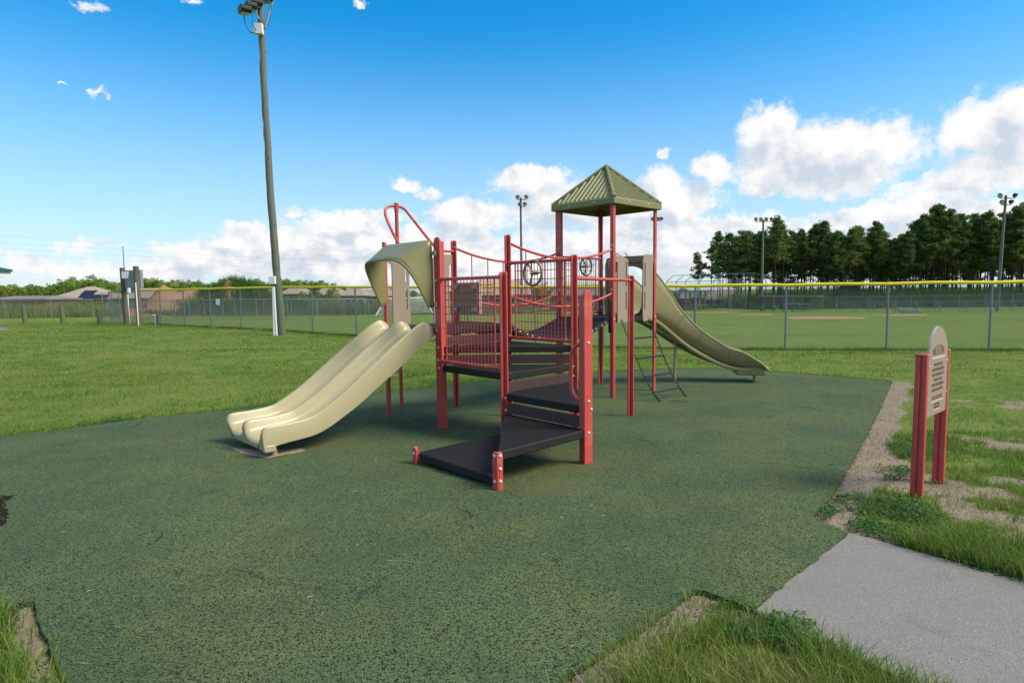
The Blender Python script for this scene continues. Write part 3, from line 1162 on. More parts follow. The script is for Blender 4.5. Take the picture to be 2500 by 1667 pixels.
# fire pole beside the first platform
PU, PV = -3.06, .606
pz = gz(PU, PV)
fp = part(MB().tube([(PU, PV, pz - .06), (PU, PV, 3.0)], .029, 12), 'slide_pole', 'red')
part(MB().tube([(PU, PV, 2.93), (PU, PV, 3.06)], .036, 12), 'collar', 'red', fp)
for vv, s in ((a, 1), (0, -1)):
    arm = smoothpath([(PU, PV, 3.02), (PU - .02, PV + .15 * s, 2.99), (PU + .06, PV + .235 * s, 2.85), (PU + .34, PV + .29 * s, 2.56), (-2 * a - .06, PV + .325 * s, 2.36), (-2 * a - .005, PV + .41 * s, 2.315), (-2 * a, vv, 2.31)], 6)
    part(MB().tube(arm, .021, 10), 'arch_arm', 'red', fp)


# moulded panels either side of an opening
def side_panel(u, v0, v1, z0, z1, cut, notch, normal=1):
    """upright slotted panel in the plane u = const; cut = side of the rounded shoulder"""
    w = v1 - v0
    rd = .11
    if cut > 0:
        poly = [(v0, z0), (v1, z0), (v1, z1 - rd)] + [(v1 - rd + rd * math.cos(t), z1 - rd + rd * math.sin(t)) for t in np.linspace(0, PI / 2, 7)]
        poly += [(v0 - notch, z1), (v0 - notch, z1 - .14), (v0, z1 - .17)]
        sx = v1 - .055
    else:
        poly = [(v0, z0), (v1, z0), (v1, z1 - .17), (v1 + notch, z1 - .14), (v1 + notch, z1)]
        poly += [(v0 + rd - rd * math.sin(t), z1 - rd + rd * math.cos(t)) for t in np.linspace(0, PI / 2, 7)] + [(v0, z1 - rd)]
        sx = v0 + .055
    import bmesh
    bm = bmesh.new()
    th = .022
    slots = []
    for za, zb in ((z0 + .22, z0 + .50), (z0 + .62, z0 + 1.02)):
        r = .016
        loop = [(sx + r * math.cos(t), zb + r * math.sin(t)) for t in np.linspace(0, PI, 6)] + [(sx + r * math.cos(t), za + r * math.sin(t)) for t in np.linspace(PI, 2 * PI, 6)]
        slots.append(loop)
    for k in range(2):
        uu = u + (th / 2 if k else -th / 2)
        es = []
        for lp in [poly] + slots:
            vs = [bm.verts.new((uu, p[0], p[1])) for p in lp]
            es += [bm.edges.new((vs[i], vs[(i + 1) % len(vs)])) for i in range(len(vs))]
        bmesh.ops.triangle_fill(bm, edges=es, use_beauty=True)
    bm.verts.ensure_lookup_table()
    n = len(bm.verts) // 2
    o0 = 0
    for lp in [poly] + slots:
        k = len(lp)
        for i in range(k):
            i2 = (i + 1) % k
            bm.faces.new([bm.verts[o0 + i], bm.verts[o0 + i2], bm.verts[n + o0 + i2], bm.verts[n + o0 + i]])
        o0 += k
    bmesh.ops.recalc_face_normals(bm, faces=bm.faces[:])
    me = bpy.data.meshes.new('entry_panel')
    bm.to_mesh(me)
    bm.free()
    me.materials.append(M['tan'])
    o = bpy.data.objects.new('entry_panel', me)
    link(o, ps)
    o.location.z = Z0
    return o


for args, bz in (((-a + .005, vJ + .115, vJ + .41, 1.14, 2.32, 1, .075), None), ((-a + .005, vJ + .86, vJ + 1.15, 1.135, 2.315, -1, .08), None)):
    o = side_panel(*args)
    bv = args[1] - .03 if args[5] > 0 else args[2] + .045
    inst('bolt', dome_me, o, (args[0] + .011, bv, 2.25), NV['+u'])
for args in ((-2 * a - .005, .10, .39, 1.235, 2.26, 1, .06), (-2 * a - .005, .82, 1.12, 1.235, 2.26, -1, .05)):
    side_panel(*args)

# chain ladder
tops = [(-1.199, 3.841, 1.183), (-1.199, 4.676, 1.177)]
bots = [(-.381, 3.794, gz(-.381, 3.794)), (-.371, 4.58, gz(-.371, 4.58))]
lad = None


def chain_pt(k, t):
    p = np.array(tops[k]) * (1 - t) + np.array(bots[k]) * t
    # catenary-like sag
    p[2] -= .46 * t * (1 - t) * (.6 + .8 * t)
    p[0] -= .05 * t * (1 - t)
    return p


link_me = MB()
link_me.tube([(.013 * math.cos(t), 0, .027 * math.sin(t)) for t in np.linspace(0, 2 * PI, 11)[:-1]], .0062, 5, True)
for k in range(2):
    mb = MB()
    L_ = sum(np.linalg.norm(chain_pt(k, (i + 1) / 60) - chain_pt(k, i / 60)) for i in range(60))
    nl = int(L_ / .040)
    for i in range(nl + 1):
        p, q = Vector(chain_pt(k, i / (nl + 1))), Vector(chain_pt(k, (i + 1) / (nl + 1)))
        d = (q - p).normalized()
        x = d.orthogonal().normalized()
        y = d.cross(x)
        if i % 2:
            x, y = y, -x
        mb.add([(p + q) / 2 + x * v[0] + y * v[1] + d * v[2] for v in link_me.v], link_me.f)
    if lad is None:
        lad = part(mb, 'chain_ladder', 'dark')
    else:
        part(mb, 'chain', 'dark', lad)
for t in (.20, .41, .62, .83):
    part(MB().tube([chain_pt(0, t), chain_pt(1, t)], .0165, 8), 'rung', 'rung', lad)

# roof over the tower
rc = (-1.5 * a, vJ + a / 2)
hs = a / 2 * 1.153
zb, zt, zap = 3.112, 3.212, 3.905
mb = MB()
hs2 = hs - .03
prof = [(hs, zb), (hs, zt), (hs - .025, zt + .012), (hs2, zb)]
sq = [(1, 1), (-1, 1), (-1, -1), (1, -1)]
mb.loft([[(rc[0] + sx * h, rc[1] + sy * h, z) for sx, sy in sq] for h, z in ((hs - .03, zb + .07), (hs - .03, zb), (hs, zb), (hs, zt), (hs - .03, zt + .02))], True)
roof = part(mb, 'roof', 'roof', bevel=.008)
for k in range(4):
    (x0, y0), (x1, y1) = sq[k], sq[(k + 1) % 4]
    p0 = np.array([rc[0] + x0 * (hs - .035), rc[1] + y0 * (hs - .035), zt + .012])
    p1 = np.array([rc[0] + x1 * (hs - .035), rc[1] + y1 * (hs - .035), zt + .012])
    ap = np.array([rc[0], rc[1], zap - .02])
    n = np.cross(p1 - p0, ap - p0)
    n /= np.linalg.norm(n)
    if n[2] < 0:
        n = -n
    pan = MB()
    th = n * .014
    pan.add([p0, p1, ap, p0 - th, p1 - th, ap - th], [(0, 1, 2), (5, 4, 3)] if np.cross(p1 - p0, ap - p0)[2] > 0 else [(2, 1, 0), (3, 4, 5)])
    pn = part(pan, 'roof_panel', 'roof', roof, smooth=0)
    mid = (p0 + p1) / 2
    nr = 13
    for i in range(1, nr):
        t = i / nr
        s = p0 + (p1 - p0) * t
        fr_ = 1 - abs(2 * t - 1)
        e = s + (ap - mid) * fr_ * .985
        s = s + (ap - mid) * .012
        if np.linalg.norm(e - s) < .05:
            continue
        rb = MB()
        wv = (p1 - p0) / np.linalg.norm(p1 - p0)
        rb.add([s - wv * .021, s + n * .021 - wv * .007, s + n * .021 + wv * .007, s + wv * .021, e - wv * .021, e + n * .021 - wv * .007, e + n * .021 + wv * .007, e + wv * .021],
               [(0, 1, 5, 4), (1, 2, 6, 5), (2, 3, 7, 6), (0, 3, 2, 1), (4, 5, 6, 7)])
        part(rb, 'rib', 'roof', roof, smooth=0)
    # hip cap
    c = np.array([rc[0] + x0 * hs, rc[1] + y0 * hs, zt + .004])
    part(MB().tube([c * .985 + np.array([*rc, zt]) * .015, np.array([rc[0], rc[1], zap])], [.034, .03], 8), 'hip_cap', 'roof', roof)
    for t in (.3, .7):
        q = (p0 + p1) / 2
        ex = [k_ for k_ in ('+u', '-u', '+v', '-v')]
        nu = (x0 + x1) / 2, (y0 + y1) / 2
        face = '+u' if nu[0] > .5 else '-u' if nu[0] < -.5 else '+v' if nu[1] > .5 else '-v'
        b_ = np.array([rc[0] + x0 * hs, rc[1] + y0 * hs]) * (1 - t) + np.array([rc[0] + x1 * hs, rc[1] + y1 * hs]) * t
        inst('bolt', dome_me, roof, (b_[0], b_[1], zb + .055), NV[face])
part(MB().ball((rc[0], rc[1], zap - .012), .036, 10, 6), 'apex_cap', 'roof', roof)

# double slide off the first platform
rim = [(-2.27, .235), (-2.245, .285), (-2.185, .303), (-2.0, .304), (-1.77, .322), (-1.645, .362), (-1.45, .466), (-1.25, .598), (-.97, .803), (-.676, 1.018), (-.367, 1.225), (-.239, 1.297), (-.158, 1.309), (-.063, 1.25), (-.03, 1.16)]
bot = [(-2.255, .045), (-2.24, .055), (-2.19, .07), (-2.01, .095), (-1.72, .12), (-1.53, .177), (-1.33, .279), (-1.12, .398), (-.836, .588), (-.534, .787), (-.215, 1.011), (-.12, 1.08), (-.08, 1.11), (-.05, 1.12), (-.03, 1.125)]
rim, bot = smoothpath(rim, 3), smoothpath(bot, 3)
half = [(-1.284, 1.), (-1.284, .08), (-1.290, .025), (-1.308, 0), (-1.328, .025), (-1.338, .10), (-1.350, .42), (-1.372, .58), (-1.415, .69), (-1.48, .745), (-1.565, .76), (-1.65, .745), (-1.715, .69), (-1.758, .58), (-1.780, .42), (-1.792, .10), (-1.803, .025), (-1.829, 0)]
prof = half + [(-2 * 1.829 - u, t) for u, t in half[-2::-1]]
rows = []
for (rv, rz), (bv, bz) in zip(rim, bot):
    rows.append([(u, rv + (bv - rv) * t, rz + (bz - rz) * t) for u, t in prof])
mb = MB()
mb.loft(rows)
k = len(prof)
mb.add(rows[0] + [(rows[0][0][0] * (1 - i / (k - 1)) + rows[0][-1][0] * i / (k - 1), rows[0][0][1], rows[0][0][2]) for i in range(k)], [(i, i + 1, k + i + 1, k + i) for i in range(k - 1)])
mb.loft([[r_[0], r_[-1]] for r_ in rows])
ds = part(mb, 'double_slide', 'olive', smooth=50)
part(MB().box(-1.325, -1.284 + .006, -2.26, -2.13, .02, .10), 'foot_lug', 'olive', ds, bevel=.015)
for uu in (-1.36, -2.2):
    g0 = gz(uu, -2.1)
    part(MB().tube([(uu, -2.12, g0 - .05), (uu, -2.12, .09)], .03, 10), 'slide_leg', 'tan', ds)

# hood over the double slide
ur, ul = -1.29, -2.40
back = [(ur, -.035, 1.50), (ur, -.035, 1.75), (ur, -.035, 2.0), (ur, -.035, 2.22), (ur - .015, -.04, 2.315), (ur - .07, -.045, 2.34), (-1.62, -.045, 2.34), (-1.845, -.045, 2.34), (-2.07, -.045, 2.34), (ul + .07, -.045, 2.34), (ul + .015, -.04, 2.315), (ul, -.035, 2.22), (ul, -.035, 2.0), (ul, -.035, 1.75), (ul, -.035, 1.49)]
front = [(ur, -.095, 1.49), (ur - .015, -.20, 1.70), (ur - .045, -.31, 1.90), (ur - .105, -.385, 2.02), (ur - .18, -.42, 2.075), (ur - .28, -.435, 2.10), (-1.70, -.44, 2.108), (-1.845, -.44, 2.108), (-1.99, -.44, 2.108), (ul + .25, -.435, 2.10), (ul + .15, -.42, 2.07), (ul + .09, -.385, 2.0), (ul + .04, -.31, 1.88), (ul + .012, -.20, 1.68), (ul, -.095, 1.48)]
back, front = smoothpath(back, 3), smoothpath(front, 3)
rows = [[tuple(b_ * (1 - t) + f_ * t) for b_, f_ in zip(back, front)] for t in np.linspace(0, 1, 9)]
hd = part(MB().loft(rows), 'slide_hood', 'hood', smooth=60)
so = hd.modifiers.new('thickness', 'SOLIDIFY')
so.thickness, so.offset = .022, 0
part(MB().tube(front, .018, 8), 'hood_lip', 'hood', hd)
for uu, s in ((ur + .01, 1), (ul - .01, -1)):
    for z in (2.18, 1.53):
        part(MB().tube([(uu - .02 * s, -.045, z), (uu + .03 * s, -.045, z)], .019, 8), 'hood_bracket', 'wheel', hd)
        part(MB().box(min(uu + .03 * s, uu + .075 * s), max(uu + .03 * s, uu + .075 * s), -.055, -.02, z - .03, z + .03), 'hood_clip', 'tan', hd, bevel=.004)

# curved slide off the tower
pth = [(2.15, 11.57, 1.205), (2.55, 11.92, 1.15), (2.93, 12.17, .95), (3.40, 12.33, .62), (3.90, 12.40, .34), (4.28, 12.40, .18), (4.60, 12.36, .11), (4.92, 12.30, .08), (5.11, 12.26, .05)]
wallh = [(1.05,), (.76,), (.47,), (.38,), (.35,), (.32,), (.31,), (.16,), (.03,)]
pth = [(*L(x, y), z) for x, y, z in pth]
P = smoothpath(pth, 6)
H_ = [h[0] for h in smoothpath(wallh, 6)]
rows, rimL, rimR, lowL, lowR = [], [], [], [], []
for i, p in enumerate(P):
    d = P[min(i + 1, len(P) - 1)] - P[max(i - 1, 0)]
    lat = np.array([d[1], -d[0], 0])
    lat /= np.linalg.norm(lat)
    dn = d / np.linalg.norm(d)
    up = np.cross(lat, dn)
    up = up if up[2] > 0 else -up
    h = H_[i]
    wd = .29 + .12 * max(0, 1 - i / 8)
    mix = min(1, i / 10)
    up = up * mix + np.array([0, 0, 1.]) * (1 - mix)
    sec = [(-1.02, h), (-1.0, h * .75 + .03), (-.97, h * .45 + .05), (-.92, min(.16, h * .4 + .06)), (-.78, .06), (-.5, .012), (0, 0), (.5, .012), (.78, .06), (.92, min(.16, h * .4 + .06)), (.97, h * .45 + .05), (1.0, h * .75 + .03), (1.02, h)]
    row = [p + lat * s * wd + up * hh for s, hh in sec]
    rows.append(row)
    rimL.append(row[0])
    rimR.append(row[-1])
    lowL.append(p + lat * -.78 * wd - up * .03)
    lowR.append(p + lat * .78 * wd - up * .03)
cs = part(MB().loft([[tuple(q) for q in r_] for r_ in rows]), 'curved_slide', 'slide2', smooth=60)
so = cs.modifiers.new('thickness', 'SOLIDIFY')
so.thickness, so.offset = .03, 0
part(MB().tube(rimL, .024, 8), 'slide_rim', 'slide2', cs)
part(MB().tube(rimR, .024, 8), 'slide_rim', 'slide2', cs)
part(MB().tube(lowR[6:-8], .042, 8), 'slide_rail', 'slide2', cs)
part(MB().tube(lowL[6:-8], .042, 8), 'slide_rail', 'slide2', cs)
for i in (14, 20, 30):
    seam = [q * 1.0 + (q - P[i]) * .055 for q in rows[i]]
    seam = smoothpath([q for q in seam], 3)
    part(MB().tube(seam, .014, 6), 'seam_band', 'slide2', cs)
# entry hood, foot and props
u0, u1 = -2 * a + .075, -a - .075
uc = (u0 + u1) / 2
outer = [(u0, 1.16), (u0, 2.26), (u0 + .06, 2.32), (u1 - .06, 2.32), (u1, 2.26), (u1, 1.16)]
inner = [(u1 - .06, 1.16), (u1 - .06, 1.85)] + [(uc + (u1 - .06 - uc) * math.cos(t), 1.85 + .29 * math.sin(t)) for t in np.linspace(0, PI, 13)][1:-1] + [(u0 + .06, 1.85), (u0 + .06, 1.16)]
mb = MB()
vv0, vv1 = vJ + a + .045, vJ + a + .17
# arch built as a loft between the outer and inner outline on both faces
ni = 24


def resample(pts, n):
    pts = [np.array(p, float) for p in pts]
    s = [0]
    for p, q in zip(pts, pts[1:]):
        s.append(s[-1] + np.linalg.norm(q - p))
    return [tuple(np.array([np.interp(t, s, [p[k] for p in pts]) for k in (0, 1)])) for t in np.linspace(0, s[-1], n)]


ou, inn = resample(outer, ni), resample(inner[::-1], ni)
mb.loft([[(p[0], vv0, p[1]) for p in ou], [(p[0], vv1, p[1]) for p in ou], [(p[0], vv1, p[1]) for p in inn], [(p[0], vv0, p[1]) for p in inn], [(p[0], vv0, p[1]) for p in ou]])
part(mb, 'entry_hood', 'slide2', cs, smooth=40)
part(MB().tube([(u0 + .05, vv0 - .02, 2.2), (u1 - .05, vv0 - .02, 2.2)], .016, 8), 'hood_bar', 'red', cs)
fx0, fy0 = L(4.52, 12.37)
fx1, fy1 = L(5.08, 12.27)
part(MB().beam((fx0, fy0, .045), (fx1, fy1, .04), .5, .16), 'slide_foot', 'slide2', cs, bevel=.03)
lx, ly = L(4.9, 12.28)
part(MB().tube([(lx, ly, gz(lx, ly) - .05), (lx, ly, .0)], .03, 10), 'slide_leg', 'tan', cs)
lx, ly = L(3.264, 12.20)
part(MB().tube([(lx, ly, gz(lx, ly) - .05), (lx, ly, .45), (lx, ly, .6), (lx, ly + .02, .72)], [.03, .03, .02, .016], 10), 'slide_leg', 'tan', cs)

# ------------------------------------------------------------------ sign
b1, b2 = np.array([3.372, 4.996]), np.array([3.818, 5.379])
sd_ = (b2 - b1) / np.linalg.norm(b2 - b1)
sg = tag(empty('welcome_sign', (b1[0], b1[1], tz(*b1)), math.atan2(sd_[1], sd_[0])), 'tan arched welcome sign on two red posts in the patchy grass', 'sign')
SZ = -sg.location.z
Ls = float(np.linalg.norm(b2 - b1))


def spart(mb, name, mt, parent=None, **kw):
    o = mb.build(name, M[mt] if isinstance(mt, str) else mt, parent or sg, **kw)
    if parent is None:
        o.location.z = SZ
    return o


for x in (0, Ls):
    zg = tz(*(b1 + sd_ * x)) - .06
    mb = MB()
    for y0, y1 in ((-.045, -.006), (.006, .045)):
        mb.box(x - .026, x + .026, y0, y1, zg, 1.125)
    mb.box(x - .010, x + .010, -.036, .036, zg, 1.112)
    p_ = spart(mb, 'post', 'red', bevel=.009)
    spart(MB().box(x - .029, x + .029, -.047, .047, 1.112, 1.136), 'post_cap', 'red', p_, bevel=.01)
pw0, pw1 = .03, Ls - .03
pm = (pw0 + pw1) / 2
zs0, zs1, zr = .60, 1.06, 1.35
poly = [(pw0 + .02, zs0), (pw1 - .02, zs0), (pw1, zs0 + .02), (pw1, zs1)] + [(pm + (pw1 - pm) * math.cos(t), zs1 + (zr - zs1) * math.sin(t)) for t in np.linspace(0, PI, 25)][1:-1] + [(pw0, zs1), (pw0, zs0 + .02)]
mb = MB().prism(poly, (0, -.028, 0), (1, 0, 0), (0, 0, 1), .02)
sp_ = spart(mb, 'sign_panel', 'tan', bevel=.003)
rimp = [(p[0], p[1]) for p in poly]
mb = MB()
k = len(poly)
mb.add([(p[0] + (p[0] - pm) * .004, y, p[1] + (.003 if p[1] > 1.06 else 0)) for y in (-.0355, -.0205) for p in poly], [(i, (i + 1) % k, k + (i + 1) % k, k + i) for i in range(k)])
spart(mb, 'panel_edge', 'pink', sp_)
for x, z in ((.046, 1.03), (Ls - .046, 1.045), (.046, .75), (Ls - .046, .77)):
    o = inst('bolt', dome_me, sp_, (x, -.0385, z), (PI / 2, 0, 0), (.6, .6, .6))


def text(body, x, z, size, mt, parent, sx=1.):
    cu = bpy.data.curves.new('lettering', 'FONT')
    cu.body, cu.size, cu.extrude, cu.align_x = body, size, .0012, 'CENTER'
    cu.resolution_u = 3
    to = bpy.data.objects.new('tmp', cu)
    col.objects.link(to)
    bpy.context.view_layer.update()
    me = bpy.data.meshes.new_from_object(to.evaluated_get(bpy.context.evaluated_depsgraph_get()))
    bpy.data.objects.remove(to)
    me.materials.clear()
    me.materials.append(M[mt])
    return inst('lettering', me, parent, (x, -.0395, z), (PI / 2, 0, 0), (sx, 1, 1))


M['letter'] = mat('engraved_letters', (.235, .155, .135), .6, .3, .05, 8)
M['letterlight'] = mat('engraved_rule', (.60, .47, .50), .6, .3, .05, 8)
# the word on top follows the arch: letters taller in the middle
word = 'WELCOME'
for i, ch in enumerate(word):
    t = (i - 3) / 3
    text(ch, pm + t * .138, 1.115 + .0 * t, .082 + .045 * (1 - t * t), 'letter', sp_, .62)
spart(MB().box(pm - .18, pm + .18, -.0395, -.0375, 1.083, 1.097), 'rule', 'letterlight', sp_)
for i, ln in enumerate(['THIS PLAY AREA', 'HAS BEEN DESIGNED', 'FOR CHILDREN 5-12', 'YEARS OF AGE', 'ADULT SUPERVISION', 'IS RECOMMENDED']):
    text(ln, pm, 1.022 - i * .043, .035, 'letter', sp_, .98)
text('PLAY IT SAFE', pm, .735, .048, 'letter', sp_, 1.0)
spart(MB().box(pm - .17, pm + .17, -.0395, -.0375, .715, .724), 'rule', 'letterlight', sp_)
text('LANDSCAPE', pm, .683, .027, 'letter', sp_)
text('STRUCTURES', pm, .657, .027, 'letter', sp_)
spart(MB().box(pm - .085, pm + .085, -.0395, -.0375, .640, .648), 'rule', 'letterlight', sp_)

# ------------------------------------------------------------------ chain link fences


def wires(pts, h0, h1, pitch, r, mb):
    """diagonal wires of a chain-link bay line; pts: list of (x, y, zground)"""
    for (p, q) in zip(pts, pts[1:]):
        p, q = np.array(p), np.array(q)
        L_ = np.linalg.norm((q - p)[:2])
        Hh = h1 - h0
        d = (q - p) / L_
        nrm = np.array([d[1], -d[0], 0])
        n = int((L_ + Hh) / pitch)
        for s in (1, -1):
            off = nrm * .003 * s
            for i in range(n + 1):
                x0 = i * pitch - (Hh if s > 0 else 0)
                x1 = x0 + Hh * s if s > 0 else x0 - Hh
                za, zb_ = h0, h1
                # clip to the bay
                xs, xe = x0, x1
                if s > 0:
                    if xs < 0:
                        za, xs = za - xs, 0
                    if xe > L_:
                        zb_, xe = zb_ - (xe - L_), L_
                else:
                    if xs > L_:
                        za, xs = za + (xs - L_), L_
                    if xe < 0:
                        zb_, xe = zb_ + xe, 0
                if zb_ - za < .03:
                    continue
                A = p + d * xs + np.array([0, 0, za]) + off
                B = p + d * xe + np.array([0, 0, zb_]) + off
                t = (B - A) / np.linalg.norm(B - A)
                e1 = nrm * r
                e2 = np.cross(t, nrm) * r
                mb.add([A + e1, A - e1 * .5 + e2 * .87, A - e1 * .5 - e2 * .87, B + e1, B - e1 * .5 + e2 * .87, B - e1 * .5 - e2 * .87], [(0, 1, 4, 3), (1, 2, 5, 4), (2, 0, 3, 5)])


def fence(name, label, cat, pts, h, pitch, wr, pr=.03, toprail=.02, cap=None, bottom=True, midrail=None, post_mt='galv', group=None):
    P3 = [(x, y, tz(x, y) - .03) for x, y in pts]
    root = tag(empty(name, P3[0]), label, cat, group)
    o0 = np.array(P3[0])
    loc3 = [tuple(np.array(p) - o0) for p in P3]
    for i, p in enumerate(loc3):
        hh = h(i) if callable(h) else h
        lean = random.uniform(-.025, .025)
        MB().tube([(p[0], p[1], -.1 + p[2]), (p[0] + lean, p[1], p[2] + hh)], pr, 8).build('fence_post', M[post_mt], root)
    H0_ = h(0) if callable(h) else h
    if toprail:
        MB().tube([(p[0], p[1], p[2] + (h(i) if callable(h) else h)) for i, p in enumerate(loc3)], toprail, 6).build('top_rail', M['galv'], root)
    if midrail:
        MB().tube([(p[0], p[1], p[2] + midrail) for i, p in enumerate(loc3)], toprail, 6).build('mid_rail', M['galv'], root)
    mb = MB()
    wires(loc3, .04, H0_ - .01, pitch, wr, mb)
    o = mb.build('wire_mesh', M['galvmesh'], root, smooth=0)
    o['kind'] = 'stuff'
    if cap:
        path = []
        for i in range(len(loc3) - 1):
            p, q = np.array(loc3[i]), np.array(loc3[i + 1])
            if i < cap:
                continue
            for k_ in range(8):
                t = k_ / 8
                s = p + (q - p) * t
                s[2] += H0_ + .012 + .018 * math.sin(PI * t) + random.uniform(-.006, .006)
                path.append(tuple(s))
        s = np.array(loc3[-1])
        s[2] += H0_ + .012
        path.append(tuple(s))
        MB().tube(path, .052, 10).build('yellow_cap', M['yellow'], root)
    return root


# outfield fence with the yellow cap; depth from its even height, place from its posts
FP = [(-26.9, 41.0), (-23.0, 37.9), (-20.4, 35.6), (-17.9, 33.5), (-15.7, 31.9), (-13.4, 30.3), (-11.15, 28.8), (-8.72, 26.75), (-6.4, 25.2), (-4.0, 23.7), (-1.6, 22.4), (.83, 21.3), (3.05, 20.35), (5.82, 19.45), (8.46, 18.85), (11.35, 18.45), (14.1, 18.0), (17.0, 17.6), (19.9, 17.3), (22.8, 17.1)]
fence('outfield_fence', 'long chain-link outfield fence topped with a yellow plastic cap', 'fence', FP, 1.99, .078, .0037, .032, .022, cap=1)
# low fences further off
def gp(px, py):
    return tuple(G(px, py)[:2])


FL = [gp(-160, 781), gp(-70, 779), gp(13, 777.4), gp(126, 776), gp(229, 774)]
fence('low_fence', 'low chain-link fence along the tall meadow left of the wooden bollards', 'fence', FL, 1.4, .12, .004, .03, .022)
FM = [(x, y) for x, y in [gp(330, 771.5), gp(420, 771.5), gp(498, 771.3), gp(573, 771), gp(644, 770.6), gp(712, 770), gp(775, 769.6), gp(834, 769), gp(892, 768.3), gp(960, 767.8), gp(1040, 767.3), gp(1120, 766.8), gp(1200, 766.2), gp(1290, 765.5), gp(1380, 765), gp(1470, 764.3)]]
fence('low_fence', 'low chain-link fence running behind the utility pole to the play structure', 'fence', FM, 1.30, .12, .004, .03, .022)
FM2 = [gp(428, 779.5), gp(462, 779.3), gp(545, 777.7), gp(626, 776), gp(703, 774.6), gp(774, 773), gp(840, 771.6), gp(901, 770.6)]
fence('low_fence', 'nearer low chain-link fence with the small white notice on it', 'fence', FM2, 1.36, .12, .004, .03, .022)
FR = [gp(x, y) for x, y in [(1480, 758), (1560, 757.6), (1640, 757.4), (1820, 757.8)]]
FR2 = [gp(x, y) for x, y in [(1960, 760), (2042, 761), (2118, 761.3), (2186, 761.6), (2223, 761.8), (2281, 762), (2340, 762.2), (2405, 762.3), (2471, 762.3), (2540, 762.3)]]
fence('field_fence', 'chain-link fence below the pine wood beyond the ball field', 'fence', FR2, 1.76, .14, .005, .035, .025)
FR3 = [gp(x, y) for x, y in [(2041, 761), (2085, 761.6), (2134, 762), (2185, 762), (2238, 762.2), (2294, 762.5), (2359, 762.6), (2430, 762.7), (2510, 762.8)]]
fence('field_fence', 'shorter chain-link fence just in front of the aluminium bleachers', 'fence', [(x * .97, y * .97) for x, y in FR3], 1.15, .14, .005, .035, .025)

# notice on the near low fence
nP = G(535.5, 777.9)
nt = MB().box(-.14, .14, -.012, .012, -.21, .21).build('notice_board', M['white'], None, bevel=.004, loc=(nP[0], nP[1] - .1, hgt(nP, 737)))
tag(nt, 'small white notice wired to the low chain-link fence', 'notice')
# folded gate at the end of the yellow capped fence
gP = G(262, 783.5)
gr = tag(empty('gate', gP), 'grey chain-link gate standing open at the far end of the capped fence', 'gate')
for x0, x1 in ((-.25, .55),):
    hg = 1.9
    for z in (.05, .95, hg):
        MB().tube([(x0, 0, z), (x1, .5, z)], .024, 8).build('gate_bar', M['galv'], gr)
    for x, y in ((x0, 0), (x1, .5), (.2, .28)):
        MB().tube([(x, y, -.06), (x, y, hg + .02)], .03, 8).build('gate_stile', M['galv'], gr)
mb = MB()
wires([(-.25, 0, 0), (.55, .5, 0)], .05, 1.9, .1, .004, mb)
w_ = mb.build('wire_mesh', M['galvmesh'], gr, smooth=0)
w_['kind'] = 'stuff'

# ------------------------------------------------------------------ utility pole with lamps
pP = G(688, 816)
up_ = empty('utility_pole', pP)
tag(up_, 'tall weathered wooden utility pole with floodlights and electric box', 'utility pole')
tops_ = [(688, 816), (684, 760), (678, 690), (671, 610), (664, 520), (656, 400), (652, 330), (645, 220), (641, 120), (637, 30), (635, -40)]
pts = []
for px, py in tops_:
    q = at(px, py, pP[1])
    pts.append((q[0] - pP[0], 0, q[2] - pP[2]))
pts[0] = (pts[0][0] + .02, 0, -.3)
rad = [.17, .163, .157, .15, .145, .14, .136, .13, .126, .12, .118]
pts = smoothpath(pts, 4)
rad = list(np.interp(np.linspace(0, 1, len(pts)), np.linspace(0, 1, len(rad)), rad))
pts = [(p[0] + random.gauss(0, .005), random.gauss(0, .005), p[2]) for p in pts]
MB().tube(pts, [r_ * random.uniform(.97, 1.04) for r_ in rad], 16).build('shaft', M['pole'], up_)


def PZ(px, py, dy=0.):
    q = at(px, py, pP[1] + dy)
    return (q[0] - pP[0], dy, q[2] - pP[2])


for px0, py0, px1, py1 in ((673, 816, 666, 700), (679, 816, 668.5, 700)):
    MB().tube([(PZ(px0, py0)[0], -.16, -.1), PZ(px1, py1, -.16)], .045, 8).build('conduit', M['white'], up_)
MB().box(-.13, .13, -.1, .1, -.16, .16).build('electric_box', M['white'], up_, bevel=.012, loc=PZ(665.5, 684, -.2))
MB().tube([PZ(x, y, -.1) for x, y in ((667, 675), (665, 640), (663, 590), (657, 500), (650, 420), (645, 330), (641, 240), (636, 150), (634, 80))], .014, 6).build('cable', M['white'], up_)
MB().box(-.17, .17, -.1, .1, -.2, .2).build('junction_box', M['white'], up_, bevel=.01, loc=PZ(631.5, 72, -.22))
MB().beam(PZ(603, 30, -.5), PZ(668, -4, .5), .1, .12).build('crossarm', M['grey'], up_)
MB().beam(PZ(618, 24, -.3), PZ(634, 48, -.15), .05, .05).build('brace', M['grey'], up_)
MB().beam(PZ(665, 2, .3), PZ(647, 68, -.15), .06, .06).build('brace', M['grey'], up_)
MB().tube(smoothpath([PZ(592, 24, -.4), PZ(600, 60, -.4), PZ(612, 80, -.35), PZ(625, 79, -.3)], 5), .018, 6).build('cable', M['dark'], up_)
MB().tube(smoothpath([PZ(615, 28, -.4), PZ(618, 60, -.4), PZ(626, 77, -.3)], 5), .014, 6).build('cable', M['dark'], up_)
MB().tube(smoothpath([PZ(664, 14, .2), PZ(656, 58, 0), PZ(638, 73, -.2)], 5), .014, 6).build('cable', M['dark'], up_)


